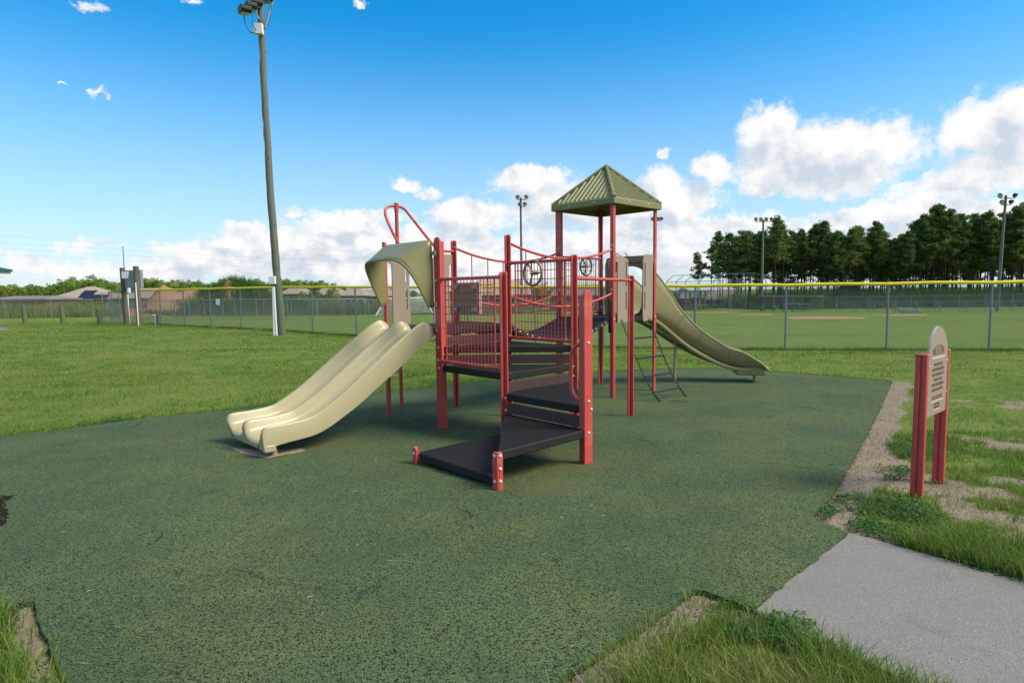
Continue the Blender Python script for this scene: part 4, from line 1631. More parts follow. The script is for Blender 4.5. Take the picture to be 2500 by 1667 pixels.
def flood(parent, c, aim, s, name='floodlight'):
    """floodlight head: bowl, visor and lens"""
    c, aim = Vector(c), Vector(aim).normalized()
    x = aim.orthogonal().normalized()
    y = aim.cross(x)
    mb = MB()
    rows = []
    for r_, d in ((.02, -.55), (.30, -.5), (.48, -.25), (.52, .1), (.52, .28)):
        rows.append([c + (x * math.cos(t) + y * math.sin(t)) * r_ * s + aim * d * s for t in np.linspace(0, 2 * PI, 13)[:-1]])
    mb.loft(rows, True)
    h = mb.build(name, M['dark'], parent)
    rows = [[c + (x * math.cos(t) + y * math.sin(t)) * r_ * s + aim * .12 * s for t in np.linspace(0, 2 * PI, 13)[:-1]] for r_ in (.5, .02)]
    MB().loft(rows, True).build('lens', M['glass'], h)
    return h


for px, py, dy in ((597, 25, -.55), (611, 17, -.38), (625, 9, -.2), (651, -4, .25)):
    c = Vector(PZ(px, py, dy))
    ax, ay = Vector((.55, -.75, -.12)).normalized(), Vector((0, 0, 1))
    hd2 = MB().prism([(-.34, -.02), (-.25, -.14), (.2, -.14), (.36, -.05), (.36, .1), (.1, .17), (-.3, .12)], c, ax, ay, .38).build('floodlight', M['dark'], up_, bevel=.02)
    MB().prism([(-.26, -.155), (.19, -.155), (.19, -.14), (-.26, -.14)], c, ax, ay, .3).build('lens', M['glass'], hd2)


def light_pole(pb, pt, label, arms, mt='pole'):
    """sports light pole; arms: list of (pixel row, [pixel columns of heads])"""
    B0 = G(*pb)
    root = tag(empty('light_pole', B0), label, 'light pole', 'light poles round the ball field')
    T = at(pt[0], pt[1], B0[1]) - B0
    h = T[2]
    MB().tube([(0, 0, -.2), tuple(T * .33), tuple(T * .66), tuple(T)], [.19, .17, .14, .12], 12).build('shaft', M['pole'], root)
    for py, cols in arms:
        qs = [at(cx, py, B0[1]) - B0 for cx in cols]
        MB().beam(tuple(qs[0] + np.array([0, -.14, -.18])), tuple(qs[-1] + np.array([0, -.14, -.18])), .08, .08).build('crossarm', M['dark'], root)
        for i, q in enumerate(qs):
            s = -1 if q[0] < T[0] else 1
            flood(root, tuple(q + np.array([0, -.2, .12])), (s * .45 * (1 if i in (0, len(qs) - 1) else .2), -.7, -.5), .46)
    return root


light_pole((1859, 758.5), (1863.6, 537), 'light pole with one row of four lamps before the pine wood', [(538, [1844, 1856, 1869, 1882])])
light_pole((1600, 758), (1598, 535), 'light pole half hidden behind the right post of the roofed tower', [(536.5, [1592, 1599.5, 1606, 1614])])
light_pole((1274.5, 764.5), (1271, 483), 'light pole rising in the gap left of the roofed tower', [(484, [1263.5, 1284.5]), (501.5, [1269, 1281])])
light_pole((2434, 758.2), (2456, 477), 'light pole with two pairs of lamps at the right edge of the picture', [(480.5, [2438, 2475]), (496.5, [2442.5, 2465.5])])

# ------------------------------------------------------------------ scoreboard
s1, s2 = G(309.6, 789.7), G(341.8, 793.5)
sb = tag(empty('scoreboard', s1), 'back of a grey metal scoreboard on two rough wooden posts', 'scoreboard')


def SB(px, py, P_, dy=0.):
    q = at(px, py, P_[1] + dy)
    return tuple(q - s1)


MB().tube([(0, 0, -.2), SB(304.5, 730, s1), SB(298.5, 654, s1)], [.16, .155, .15], 12).build('post', M['wood'], sb)
MB().tube([tuple(s2 - s1 - np.array([0, 0, .2])), SB(337, 730, s2), SB(331.4, 650, s2)], [.16, .155, .15], 12).build('post', M['wood'], sb)
q0, q1 = np.array(SB(302, 703, s1, .3)), np.array(SB(347.5, 703, s2, .3))
zt0 = SB(302, 661, s1, .3)[2]
MB().prism([(0, 0), (1, 0), (1, zt0 - q0[2]), (0, zt0 - q0[2])], tuple(q0), tuple(q1 - q0), (0, 0, 1), .16).build('board', M['grey'], sb, bevel=.01)
mid = (q0 + q1) / 2
MB().box(-.22, .16, -.03, .03, -.2, .2).build('hatch', M['white'], sb, loc=(mid[0] - .28, mid[1] - .14, zt0 - .3))
MB().box(-.09, .09, -.04, .04, -.62, .62).build('cable_duct', M['grey'], sb, loc=(mid[0] + .1, mid[1] - .14, zt0 - .72))
MB().tube([tuple(np.array(SB(314.5, 789, s1, .5)) - np.array([0, 0, .1])), SB(309.5, 712, s1, .5)], .075, 10).build('white_pipe', M['white'], sb)
MB().box(-.15, .15, -.1, .1, -.16, .16).build('electric_box', M['white'], sb, bevel=.01, loc=SB(310.5, 708, s1, .5))
MB().tube([SB(304, 668, s1, .6), SB(300, 601, s1, .6)], .035, 8).build('antenna', M['alu'], sb)
MB().tube([tuple(np.array(SB(338, 793, s2, -.2)) - np.array([0, 0, .1])), SB(331, 690, s2, -.2)], .035, 8).build('conduit', M['white'], sb)

# bollards
for (px, pb, pt, w), lb in zip(((60, 787, 745, 10), (153, 789, 749, 9), (243, 791.5, 755, 8)), ('leftmost of the three short wooden bollards on the grass', 'middle one of the three short wooden bollards, leaning a little', 'short wooden bollard nearest to the scoreboard posts')):
    B0 = G(px, pb)
    h = hgt(B0, pt) - B0[2]
    o = MB().tube([(.04, 0, -.15), (.02, 0, h * .4), (-.02, 0, h - .02), (-.02, 0, h)], [.135, .13, .125, .11], 12).build('bollard', M['pole'], None, loc=tuple(B0))
    tag(o, lb, 'bollard', 'wooden bollards on the lawn')
B0 = G(380, 793.5)
hb = tag(empty('water_tap', B0), 'white water tap standpipe beside a weathered stub post', 'water tap')
MB().tube([(0, 0, -.1), (0, 0, .56)], .03, 8).build('pipe', M['white'], hb)
MB().tube([(.02, 0, .56), (-.12, 0, .57)], .025, 8).build('spout', M['white'], hb)
MB().box(.07, .2, -.05, .05, -.1, .6).build('stub_post', M['wood'], hb, bevel=.01)

# ------------------------------------------------------------------ houses and field buildings


def house(px0, px1, py_ridge, py_eave, Y, label, roof='shingle', wallm='brick', wins=3, ridge=.45, wall_h=2.5, depth=9, solar=False, gable=False):
    A0, A1 = at(px0, py_eave, Y), at(px1, py_eave, Y)
    x0, x1 = A0[0], A1[0]
    ze = (A0[2] + A1[2]) / 2
    zr = at((px0 + px1) / 2, py_ridge, Y + depth / 2)[2]
    zg = min(tz((x0 + x1) / 2, Y), tz((x0 + x1) / 2, Y + depth))
    root = tag(empty('house', ((x0 + x1) / 2, Y, zg)), label, 'house', 'houses beyond the park')
    w = (x1 - x0) / 2
    e, r_ = ze - zg, zr - zg
    MB().box(-w + .5, w - .5, .5, depth - .5, -.3, e - .02).build('wall', M[wallm], root)
    k = w * ridge
    mb = MB()
    mb.add([(-w, 0, e), (w, 0, e), (w, depth, e), (-w, depth, e), (-k, depth / 2, r_), (k, depth / 2, r_), (-w, 0, e - .14), (w, 0, e - .14), (w, depth, e - .14), (-w, depth, e - .14)],
           [(0, 1, 5, 4), (1, 2, 5), (2, 3, 4, 5), (3, 0, 4), (0, 6, 7, 1), (1, 7, 8, 2), (2, 8, 9, 3), (3, 9, 6, 0), (9, 8, 7, 6)])
    rf = mb.build('roof', M[roof], root, smooth=0)
    for i in range(wins):
        x = -w + 2 * w * (i + .7) / (wins + .4)
        f = MB().box(x - .6, x + .6, .43, .5, e - 1.75, e - .55).build('window', M['white'], root)
        MB().box(x - .5, x + .5, .41, .44, e - 1.65, e - .65).build('pane', M['window'], f)
    if solar:
        n = np.array([0, -(r_ - e), depth / 2])
        n = n / np.linalg.norm(n)
        up = np.array([0, depth / 2, r_ - e])
        up = up / np.linalg.norm(up)
        for i in range(9):
            for j in range(2):
                if j == 1 and i > 3:
                    continue
                c = np.array([w * .05 + i * .66 - j * .2, 0, e]) + up * (.8 + j * 1.75) + n * .06
                MB().prism([(-.3, -.8), (.3, -.8), (.3, .8), (-.3, .8)], tuple(c), (1, 0, 0), tuple(up), .05).build('solar_panel', M['panel'], root)
    return root


house(109, 263, 700, 730, 120, 'tan hip-roofed house with dark solar panels on its roof', solar=True, wins=4, ridge=.12)
house(272, 400, 704, 727.5, 118, 'tan roofed house just right of the scoreboard, half behind a dirt mound', wins=3, ridge=.5)
house(-40, 112, 722.5, 730.5, 105, 'low dark-roofed building at the far left beyond the meadow', roof='shinglegrey', wins=0, ridge=.7)
house(618, 665, 706, 716, 135, 'tan roof peeping over the brush left of the utility pole', wins=2, ridge=.2)
house(678, 738, 702, 717, 130, 'pinkish tan roof just right of the utility pole', wins=2, ridge=.6)
house(752, 832, 701, 719, 125, 'tan hipped house behind the small round tree', wins=3, ridge=.35)
house(822, 890, 700, 721, 118, 'tan twin-hipped house with dark windows right of the round tree', wins=4, ridge=.25)
house(868, 962, 703, 722.5, 122, 'wide tan hipped house partly behind the slide hood', wins=4, ridge=.3)
house(1130, 1302, 683, 719, 95, 'large tan-roofed brick house seen through the first mesh panel', wins=5, ridge=.6)
house(1298, 1342, 708, 724, 110, 'small brown-roofed house behind the steering wheel panel', wins=1, ridge=.3)
house(1342, 1505, 694, 721, 88, 'grey-roofed brick house behind the bridge rails', roof='shinglegrey', wins=4, ridge=.7)
house(1590, 1642, 714, 729, 120, 'small grey-roofed house right of the curved slide', roof='shinglegrey', wins=2, ridge=.4)
house(1660, 1730, 711, 728, 118, 'pale grey-roofed house behind the wooden stand', roof='shinglegrey', wins=3, ridge=.4)
house(1725, 1835, 707, 731, 122, 'brown-roofed house at the left edge of the pine wood', wins=4, ridge=.5)
house(2050, 2125, 690, 738, 150, 'cream-walled house glimpsed between the pine trunks', roof='shinglegrey', wallm='stucco', wins=3, ridge=.4, depth=6)
house(2165, 2225, 706, 740, 160, 'cream-walled house glimpsed further right between the pine trunks', roof='shinglegrey', wallm='stucco', wins=2, ridge=.4, depth=6)

# park building at the left edge: only its eave shows
Yb = 27.
e1 = at(26, 659, Yb + 9)
pb_ = tag(empty('park_building', (e1[0] - 6, Yb + 3, tz(e1[0] - 6, Yb + 3))), 'green-edged roof corner of a park building at the left edge', 'building')
ox, oy, oz = e1[0] - pb_.location.x, -3., e1[2] - pb_.location.z
MB().box(-9, ox - 1.6, -1.4, 5, -.2, oz - .45).build('wall', M['stucco'], pb_)
mb = MB()
mb.add([(-9.5, oy, oz - .42), (ox, oy, oz - .42), (ox, oy + 9, oz - .42), (-9.5, oy + 9, oz - .42), (-9.5, oy, oz), (ox, oy, oz), (ox, oy + 9, oz), (-9.5, oy + 9, oz)], [(3, 2, 1, 0), (0, 1, 5, 4), (1, 2, 6, 5), (2, 3, 7, 6), (3, 0, 4, 7)])
mb.build('eave', M['white'], pb_)
mb = MB()
mb.add([(-9.6, oy - .06, oz + .01), (ox + .12, oy - .06, oz + .01), (ox + .12, oy + 9, oz + .01), (-9.6, oy + 9, oz + .01), (-5, 1.5, oz + 1.55), (ox - 4.5, 1.5, oz + 1.55), (-9.6, oy - .06, oz - .12), (ox + .12, oy - .06, oz - .12), (ox + .12, oy + 9, oz - .12)],
       [(0, 1, 5, 4), (1, 2, 5), (2, 3, 4, 5), (3, 0, 4), (6, 7, 1, 0), (7, 8, 2, 1)])
mb.build('roof', M['green_trim'], pb_, smooth=0)
slab = structure(sheet('slab', px_poly([(-120, 795), (17, 799), (22, 805), (-120, 812)]), M['concrete'], -.01, .06, 5))

# backstop
BS = [gp(1627, 757), gp(1651, 757), gp(1673, 757.3), gp(1707, 757.6), gp(1742, 757.8), gp(1781, 758), gp(1820, 758.2)]
hb_ = hgt(G(1700, 757.5), 686) - G(1700, 757.5)[2]
bsr = fence('backstop', 'tall chain-link backstop with a slanted top behind home plate', 'backstop', BS, hb_, .2, .006, .05, .035, midrail=hb_ * .66)
b0 = np.array([*BS[0], tz(*BS[0]) - .03])
prev = None
for i, p in enumerate(BS):
    q0 = np.array([p[0], p[1], tz(*p) + hb_]) - b0
    q1 = q0 + np.array([.65, -1.4, .85])
    MB().tube([tuple(q0), tuple(q1)], .045, 6).build('overhang_strut', M['galv'], bsr)
    if prev is not None:
        MB().tube([tuple(prev), tuple(q1)], .04, 6).build('overhang_rail', M['galv'], bsr)
    prev = q1

# dugout
d0, d1 = G(1866, 760), G(2008, 760.5)
dg = tag(empty('dugout', d0), 'roofed dugout with benches behind wire at the edge of the ball field', 'dugout')
dl = d1 - d0
hd_ = hgt(d0, 724) - d0[2]
MB().beam((0, 1.2, hd_), (dl[0] + .4, dl[1] + 1.2, hd_), 2.8, .1).build('roof', M['shinglegrey'], dg)
MB().beam((0, -.25, hd_ + .02), (dl[0], dl[1] - .25, hd_ + .02), .06, .14).build('roof_edge', M['alu'], dg)
for t in np.linspace(0, 1, 7):
    MB().tube([(dl[0] * t, dl[1] * t, -.1), (dl[0] * t, dl[1] * t, hd_)], .045, 6).build('upright', M['galv'], dg)
mb = MB()
wires([(0, 0, 0), (dl[0], dl[1], 0)], .05, hd_ * .7, .2, .006, mb)
w_ = mb.build('wire_mesh', M['galvmesh'], dg, smooth=0)
w_['kind'] = 'stuff'
MB().box(0, dl[0], 2.4, 2.5, hd_ * .55, hd_).build('shade_band', M['riser'], dg)  # dark board standing in for the shade under the dugout roof
for t0, t1 in ((.42, .63), (.66, .88)):
    for dz_, dy_ in ((.5, .9), (.95, 1.15)):
        MB().beam((dl[0] * t0, dl[1] * t0 + dy_, dz_), (dl[0] * t1, dl[1] * t1 + dy_, dz_), .28 if dz_ < .6 else .05, .05 if dz_ < .6 else .25).build('bench', M['alu'], dg)
    for t in (t0 + .03, t1 - .03):
        MB().beam((dl[0] * t, dl[1] * t + 1.0, -.05), (dl[0] * t, dl[1] * t + 1.0, .9), .06, .06).build('bench_leg', M['alu'], dg)

# wooden stand
w0, w1 = G(1684, 757), G(1726, 757)
ws = tag(empty('wooden_stand', w0), 'raised wooden scorer stand with a roof and a side stair', 'stand')
ww = w1[0] - w0[0]
hr, hf = hgt(w0, 712.5) - w0[2], hgt(w0, 743.5) - w0[2]
for x in (0, ww):
    for y in (0, 2.2):
        MB().box(x - .09, x + .09, y - .09, y + .09, -.15, hr).build('post', M['stand'], ws)
MB().box(-.15, ww + .15, -.15, 2.35, hf - .2, hf).build('floor_deck', M['stand'], ws)
MB().box(-.6, ww + .5, -.6, 2.8, hr, hr + .16).build('roof', M['shinglegrey'], ws)
for z in (.45, .95):
    MB().box(.09, ww - .09, -.06, 0, hf + z - .06, hf + z + .06).build('guard_rail', M['stand'], ws)
for y in (-.05, 1.0):
    MB().beam((-1.9, y, -.02), (-.05, y, hf - .1), .06, .26).build('stair_stringer', M['stand'], ws)
    MB().beam((-1.9, y, .85), (-.05, y, hf + .8), .06, .09).build('stair_rail', M['stand'], ws)
    MB().beam((-1.9, y, .45), (-.05, y, hf + .4), .06, .09).build('stair_rail', M['stand'], ws)
    MB().box(-1.95, -1.83, y - .05, y + .05, -.1, .95).build('newel', M['stand'], ws)
for i in range(7):
    t = (i + .5) / 7
    MB().box(-1.9 + 1.85 * t - .13, -1.9 + 1.85 * t + .13, 0, .95, hf * t - .02, hf * t + .03).build('stair_tread', M['stand'], ws)

# bleachers
bl0, bl1 = G(2214, 763), G(2311, 763.5)
blr = tag(empty('bleachers', bl0), 'low aluminium bleachers standing by the far field fence', 'bleachers')
lw = bl1[0] - bl0[0]
hbb = hgt(bl0, 752.5) - bl0[2]
for i in range(4):
    z = hbb * (i + 1) / 4
    MB().box(0, lw, .5 * i, .5 * i + .28, z - .05, z).build('seat_board', M['alu'], blr)
    MB().box(0, lw, .5 * i + .3, .5 * i + .42, z - .22, z - .18).build('foot_board', M['alu'], blr)
for x in np.linspace(.2, lw - .2, 4):
    MB().beam((x, .1, 0), (x, 1.9, hbb - .06), .06, .06).build('frame', M['alu'], blr)
    MB().box(x - .03, x + .03, 1.72, 1.78, -.05, hbb - .05).build('frame', M['alu'], blr)
    MB().box(x - .03, x + .03, .1, 1.78, -.03, .03).build('frame', M['alu'], blr)

# soccer goal
g0, g1 = G(917, 770), G(1056, 769)
sgl = tag(empty('soccer_goal', g0), 'white soccer goal with a slack net behind the slide hood', 'goal')
gw = g1 - g0
hg = hgt(g0, 729) - g0[2]
q_ = [(0, 0, 0), (.75, .9, hg), (gw[0] - .75, gw[1] + .9, hg), (gw[0], gw[1], 0)]
MB().tube([q_[0], q_[1]], .045, 8).build('goal_post', M['white'], sgl)
MB().tube([q_[3], q_[2]], .045, 8).build('goal_post', M['white'], sgl)
MB().tube([q_[1], q_[2]], .045, 8).build('crossbar', M['white'], sgl)
mb = MB()
for i in range(31):
    t = i / 30
    A, B = np.array(q_[0]) * (1 - t) + np.array(q_[3]) * t, np.array(q_[1]) * (1 - t) + np.array(q_[2]) * t
    mb.tube([A, (A + B) / 2 + np.array([0, .15, -.08]), B], .008, 4)
for i in range(1, 14):
    t = i / 14
    A, B = np.array(q_[0]) * (1 - t) + np.array(q_[1]) * t, np.array(q_[3]) * (1 - t) + np.array(q_[2]) * t
    mb.tube([A, B], .008, 4)
o = mb.build('net', M['net'], sgl)
o['kind'] = 'stuff'

# power lines and their far pole
for k, (y0, y1, wl) in enumerate(((577, 640, 'highest'), (596, 652, 'second highest'), (609, 663, 'third highest'), (625, 672, 'lowest'))):
    pa, pb2 = at(-260, y0 - 18, 95), at(1235, y1 + 4, 210)
    pts = []
    for t in np.linspace(0, 1, 25):
        p = pa * (1 - t) + pb2 * t
        p[2] -= 1.4 * 4 * t * (1 - t) * .3
        pts.append(tuple(p - pa))
    o = MB().tube(pts, .014, 4).build('power_line', M['grey'], None, loc=tuple(pa))
    tag(o, wl + ' of the four thin power lines across the left sky', 'power line', 'power lines in the sky')
for px, Y, ptop, lb in ((-260, 95, 545, 'wooden power pole just outside the left edge'), (1235, 210, 636, 'far power pole hidden behind the play structure'), (155, 150, 694, 'small far power pole above the solar roof')):
    T = at(px, ptop, Y)
    zg = tz(T[0], Y)
    r0 = tag(empty('power_pole', (T[0], Y, zg)), lb, 'power pole')
    h = T[2] - zg
    MB().tube([(0, 0, -.3), (0, 0, h)], [.16, .12], 8).build('shaft', M['wood'], r0)
    for z in ([h - .5] if px == 155 else [h - .4, h - 1.2, h - 2.0, h - 3.]):
        MB().box(-.9, .9, -.06, .06, z - .06, z + .06).build('crossarm', M['wood'], r0)

# ------------------------------------------------------------------ foliage builders


def tri_mesh(name, V, T, material, tint):
    """V (n,3), T (m,3); tint one value per face"""
    me = bpy.data.meshes.new(name)
    me.vertices.add(len(V))
    me.vertices.foreach_set('co', np.ascontiguousarray(V, np.float32).ravel())
    me.loops.add(T.size)
    me.loops.foreach_set('vertex_index', np.ascontiguousarray(T, np.int32).ravel())
    me.polygons.add(len(T))
    me.polygons.foreach_set('loop_start', np.arange(len(T), dtype=np.int32) * 3)
    me.update(calc_edges=True)
    at_ = me.attributes.new('tint', 'FLOAT', 'FACE')
    at_.data.foreach_set('value', np.ascontiguousarray(tint, np.float32))
    me.materials.append(material)
    me.validate()
    return me


def blades(x, y, z, h, w, lean, tint, seg2=False):
    """grass blades as bent slivers"""
    n = len(x)
    az = rng.uniform(0, 2 * PI, n)
    la = rng.uniform(0, 2 * PI, n)
    dx, dy = np.cos(az) * w / 2, np.sin(az) * w / 2
    lx, ly = np.cos(la) * lean * h, np.sin(la) * lean * h
    P0 = np.stack([x - dx, y - dy, z], 1)
    P1 = np.stack([x + dx, y + dy, z], 1)
    if not seg2:
        P2 = np.stack([x + lx, y + ly, z + h], 1)
        V = np.stack([P0, P1, P2], 1).reshape(-1, 3)
        return V, np.arange(3 * n).reshape(-1, 3), tint
    m = np.stack([x + lx * .35, y + ly * .35, z + h * .6], 1)
    off = np.stack([dx * .75, dy * .75, 0 * dx], 1)
    P2 = np.stack([x + lx, y + ly, z + h * np.sqrt(np.clip(1.1 - lean ** 2 * .6, .2, 1))], 1)
    V = np.stack([P0, P1, m - off, m + off, P2], 1).reshape(-1, 3)
    k = (np.arange(n) * 5)[:, None]
    T = np.concatenate([k + np.array([[0, 1, 3]]), k + np.array([[0, 3, 2]]), k + np.array([[2, 3, 4]])], 1).reshape(-1, 3)
    return V, T, np.repeat(tint, 3)


PADA, CONA = PAD, CONC
FPX, FPY = [p[0] for p in FP], [p[1] for p in FP]


def grass_zone(x0, x1, y0, y1, dens, h, w, lean=.6, sand=.06, seg2=False, hn=.5, cond=None, view=.95):
    n = int((x1 - x0) * (y1 - y0) * dens)
    x, y = rng.uniform(x0, x1, n), rng.uniform(y0, y1, n)
    keep = ~inside(x, y, PADA)
    keep &= ~inside(x, y, CONA)
    keep &= np.abs(x) < np.maximum(y, 1.2) * view + 1.2
    if cond is not None:
        keep &= cond(x, y)
    keep &= rng.random(n) > soil(x, y) * (1 - sand)
    cl = value_noise(x, y, .55, 3) * .6 + value_noise(x, y, .17, 4) * .4
    keep &= rng.random(n) < np.clip(cl * 1.9 - .1, .12, 1)
    x, y, cl = x[keep], y[keep], cl[keep]
    n = len(x)
    hh = h * (1 + hn * (rng.random(n) - .5) * 2) * (.55 + .9 * cl)
    tint = np.clip(rng.normal(.40, .2, n) + (value_noise(x, y, 2.3, 8) - .5) * .45 + (value_noise(x, y, .8, 18) - .5) * .3, 0, 1)
    pn = value_noise(x, y * 2.2, 3.1, 28) * .6 + value_noise(x, y * 2.2, 1.1, 29) * .4
    tint = np.clip(tint + np.clip(pn - .62, 0, 1) * 2.2, 0, 1)
    dry = rng.random(n) < .06
    tint[dry] = 1.0
    return blades(x, y, terrain(x, y) - .04, hh, w * rng.uniform(.6, 1.4, n), lean * rng.uniform(.2, 1.3, n), tint, seg2)


def join(parts):
    Vs, Ts, ts, o = [], [], [], 0
    for V, T, t in parts:
        Vs.append(V)
        Ts.append(T + o)
        ts.append(t)
        o += len(V)
    return np.concatenate(Vs), np.concatenate(Ts), np.concatenate(ts)


def stuff(name, parts, material, label, cat):
    o = bpy.data.objects.new(name, tri_mesh(name, *join(parts)[:2], material, join(parts)[2]))
    col.objects.link(o)
    return tag(o, label, cat, kind='stuff')


fence_y = lambda x: np.interp(x, FPX, FPY)
near = [grass_zone(-.6, 5.2, 1.3, 4.0, 13000, .12, .0045, .8, .10, True, cond=lambda x, y: y < 4.0),
        grass_zone(-4.5, -1.3, 1.3, 3.6, 9000, .09, .0045, .8, .10, True),
        grass_zone(2.0, 9.0, 4.0, 7.5, 4600, .07, .0052, .9, .05, True)]
stuff('near_grass', near, M['grass'], 'tufty green grass round the near edges of the rubber pad', 'grass')
mid_ = [grass_zone(2.5, 16., 7.5, 12.5, 700, .05, .0085, .9, .08),
        grass_zone(-16, 3, 5.5, 14.5, 760, .05, .0085, .9, .08),
        grass_zone(-18, 20, 12.5, 20, 420, .048, .011, .9, .2, cond=lambda x, y: y < fence_y(x) + .6),
        grass_zone(-32, 8, 19, 42, 190, .05, .016, .9, .3, cond=lambda x, y: y < fence_y(np.maximum(x, -26)) + .6)]
stuff('lawn_grass', mid_, M['grass'], 'short mown lawn between the rubber pad and the outfield fence', 'grass')
# long untrimmed grass along the capped fence
xs = rng.uniform(-22, 20, 26000)
ys = fence_y(xs) + rng.normal(0, .10, len(xs))
kl = rng.random(len(xs)) < value_noise(xs, ys, 1.1, 9)
xs, ys = xs[kl], ys[kl]
fr1 = blades(xs, ys, terrain(xs, ys) - .04, rng.uniform(.05, .14, len(xs)), np.full(len(xs), .014), rng.uniform(.1, .8, len(xs)), np.clip(rng.normal(.3, .15, len(xs)), 0, 1))
# and along the pad edge
pe = np.array(jitter(PAD, .012, .03, 55))
pe = pe[(pe[:, 1] > 2) & (np.abs(pe[:, 0]) < pe[:, 1] * .95 + 1)]
far_edge = pe[(pe[:, 1] > 7) & ~((pe[:, 0] > 3.6) & (pe[:, 1] < 12))]
fx, fy = np.repeat(far_edge[:, 0], 6) + rng.normal(0, .05, len(far_edge) * 6), np.repeat(far_edge[:, 1], 6) + np.abs(rng.normal(0, .07, len(far_edge) * 6)) + .01
ok = ~inside(fx, fy, PAD)
fx, fy = fx[ok], fy[ok]
fr2 = blades(fx, fy, terrain(fx, fy) - .035, rng.uniform(.03, .09, len(fx)), np.full(len(fx), .010), rng.uniform(.1, 1., len(fx)), np.clip(rng.normal(.3, .2, len(fx)), 0, 1))
stuff('edge_grass', [fr1, fr2], M['grass'], 'longer grass along the fence foot and the pad edge', 'grass')
# tall single stalks near the camera
sx, sy = [], []
for px, py in ((1640, 1560), (1600, 1590), (1530, 1600), (1850, 1490), (1745, 1560), (1520, 1640), (1870, 1600), (2000, 1620), (1700, 1640), (1450, 1660), (2105, 1000), (2120, 1010), (2330, 1380), (2250, 1330), (120, 1640), (60, 1660), (1560, 1655), (1790, 1640)):
    g_ = G(px, py)
    for k_ in range(3):
        sx.append(g_[0] + random.gauss(0, .03))
        sy.append(g_[1] + random.gauss(0, .03))
sx, sy = np.array(sx), np.array(sy)
st = blades(sx, sy, terrain(sx, sy) - .03, rng.uniform(.16, .34, len(sx)), np.full(len(sx), .0045), rng.uniform(.1, .5, len(sx)), rng.uniform(.3, .75, len(sx)), True)
stuff('grass_stalks', [st], M['grass'], 'tall thin grass stalks sticking up round the pad edges', 'grass')


# low leafy weeds
def weeds(polys, dens, size, hmax):
    out = []
    for q in polys:
        q_ = np.array(q)
        x0, y0 = q_.min(0)
        x1, y1 = q_.max(0)
        n = int((x1 - x0) * (y1 - y0) * dens)
        x, y = rng.uniform(x0, x1, n), rng.uniform(y0, y1, n)
        k_ = inside(x, y, q) & (rng.random(n) < np.clip(value_noise(x, y, .2, 12) * 2.2 - .35, 0, 1))
        x, y = x[k_], y[k_]
        n = len(x)
        z = terrain(x, y) - .03 + rng.uniform(.01, hmax, n) * (.4 + value_noise(x, y, .25, 5))
        az, el = rng.uniform(0, 2 * PI, n), rng.uniform(-.2, .8, n)
        s = size * rng.uniform(.5, 1.4, n)
        d = np.stack([np.cos(az) * np.cos(el), np.sin(az) * np.cos(el), np.sin(el)], 1)
        p = np.stack([-np.sin(az), np.cos(az), rng.uniform(-.4, .4, n)], 1)
        c = np.stack([x, y, z], 1)
        V = np.stack([c - d * s[:, None], c + p * s[:, None] * .45, c + d * s[:, None], c - p * s[:, None] * .45], 1).reshape(-1, 3)
        kk = (np.arange(n) * 4)[:, None]
        T = np.concatenate([kk + np.array([[0, 1, 2]]), kk + np.array([[0, 2, 3]])], 1).reshape(-1, 3)
        out.append((V, T, np.repeat(np.clip(rng.normal(.45, .22, n), 0, 1), 2)))
    return out


WEED = [px_poly([(1715, 1490), (1760, 1462), (1835, 1470), (1850, 1490), (1900, 1497), (1965, 1500), (2010, 1540), (2045, 1580), (1990, 1600), (1900, 1570), (1800, 1560), (1740, 1540)]),
        px_poly([(2035, 1210), (2100, 1195), (2200, 1212), (2260, 1225), (2330, 1260), (2340, 1300), (2440, 1380), (2500, 1400), (2500, 1420), (2380, 1385), (2250, 1345), (2090, 1300), (2070, 1270), (2110, 1255), (2060, 1235)]),
        px_poly([(1990, 1265), (2020, 1225), (2060, 1235), (2040, 1255), (2010, 1275)]),
        px_poly([(0, 1475), (60, 1478), (40, 1520), (60, 1560), (0, 1600)]),
        px_poly([(2160, 1075), (2240, 1060), (2320, 1075), (2300, 1110), (2200, 1115)]),
        px_poly([(2140, 1140), (2215, 1135), (2235, 1165), (2160, 1168)])]
stuff('weeds', weeds(WEED, 5200, .016, .06), M['weed'], 'low leafy weeds creeping over the path and pad edges', 'weeds')
EW = px_poly([(140, 1050), (220, 1036), (300, 1028), (362, 1016), (300, 1020), (150, 1042)])
stuff('edge_weeds', weeds([EW, px_poly([(-20, 1215), (14, 1214), (12, 1270), (-20, 1278)])], 2600, .022, .07), M['weed'], 'small leafy weeds at the left edge of the rubber pad', 'weeds')
# crumbs of litter on the pad: fallen needles and pebbles
n = 190
x, y = rng.uniform(-4, 4, n), rng.uniform(2.6, 9, n)
k_ = inside(x, y, PAD)
x, y = x[k_], y[k_]
n = len(x)
az = rng.uniform(0, 2 * PI, n)
ln = rng.uniform(.008, .035, n)
c = np.stack([x, y, terrain(x, y) + .006], 1)
d = np.stack([np.cos(az), np.sin(az), 0 * az], 1) * ln[:, None]
p = np.stack([-np.sin(az), np.cos(az), 0 * az], 1) * .0016
V = np.stack([c - d, c + d, c + p + np.array([0, 0, .003])], 1).reshape(-1, 3)
stuff('fallen_needles', [(V, np.arange(3 * n).reshape(-1, 3), rng.uniform(.8, 1, n))], leaf_mat('dry_needles', [(.16, .11, .06), (.30, .23, .15), (.42, .36, .28)], 0), 'dry pine needles and bits scattered on the rubber pad', 'needles')

# meadow beyond the left fence, brush on the mound, undergrowth below the pines


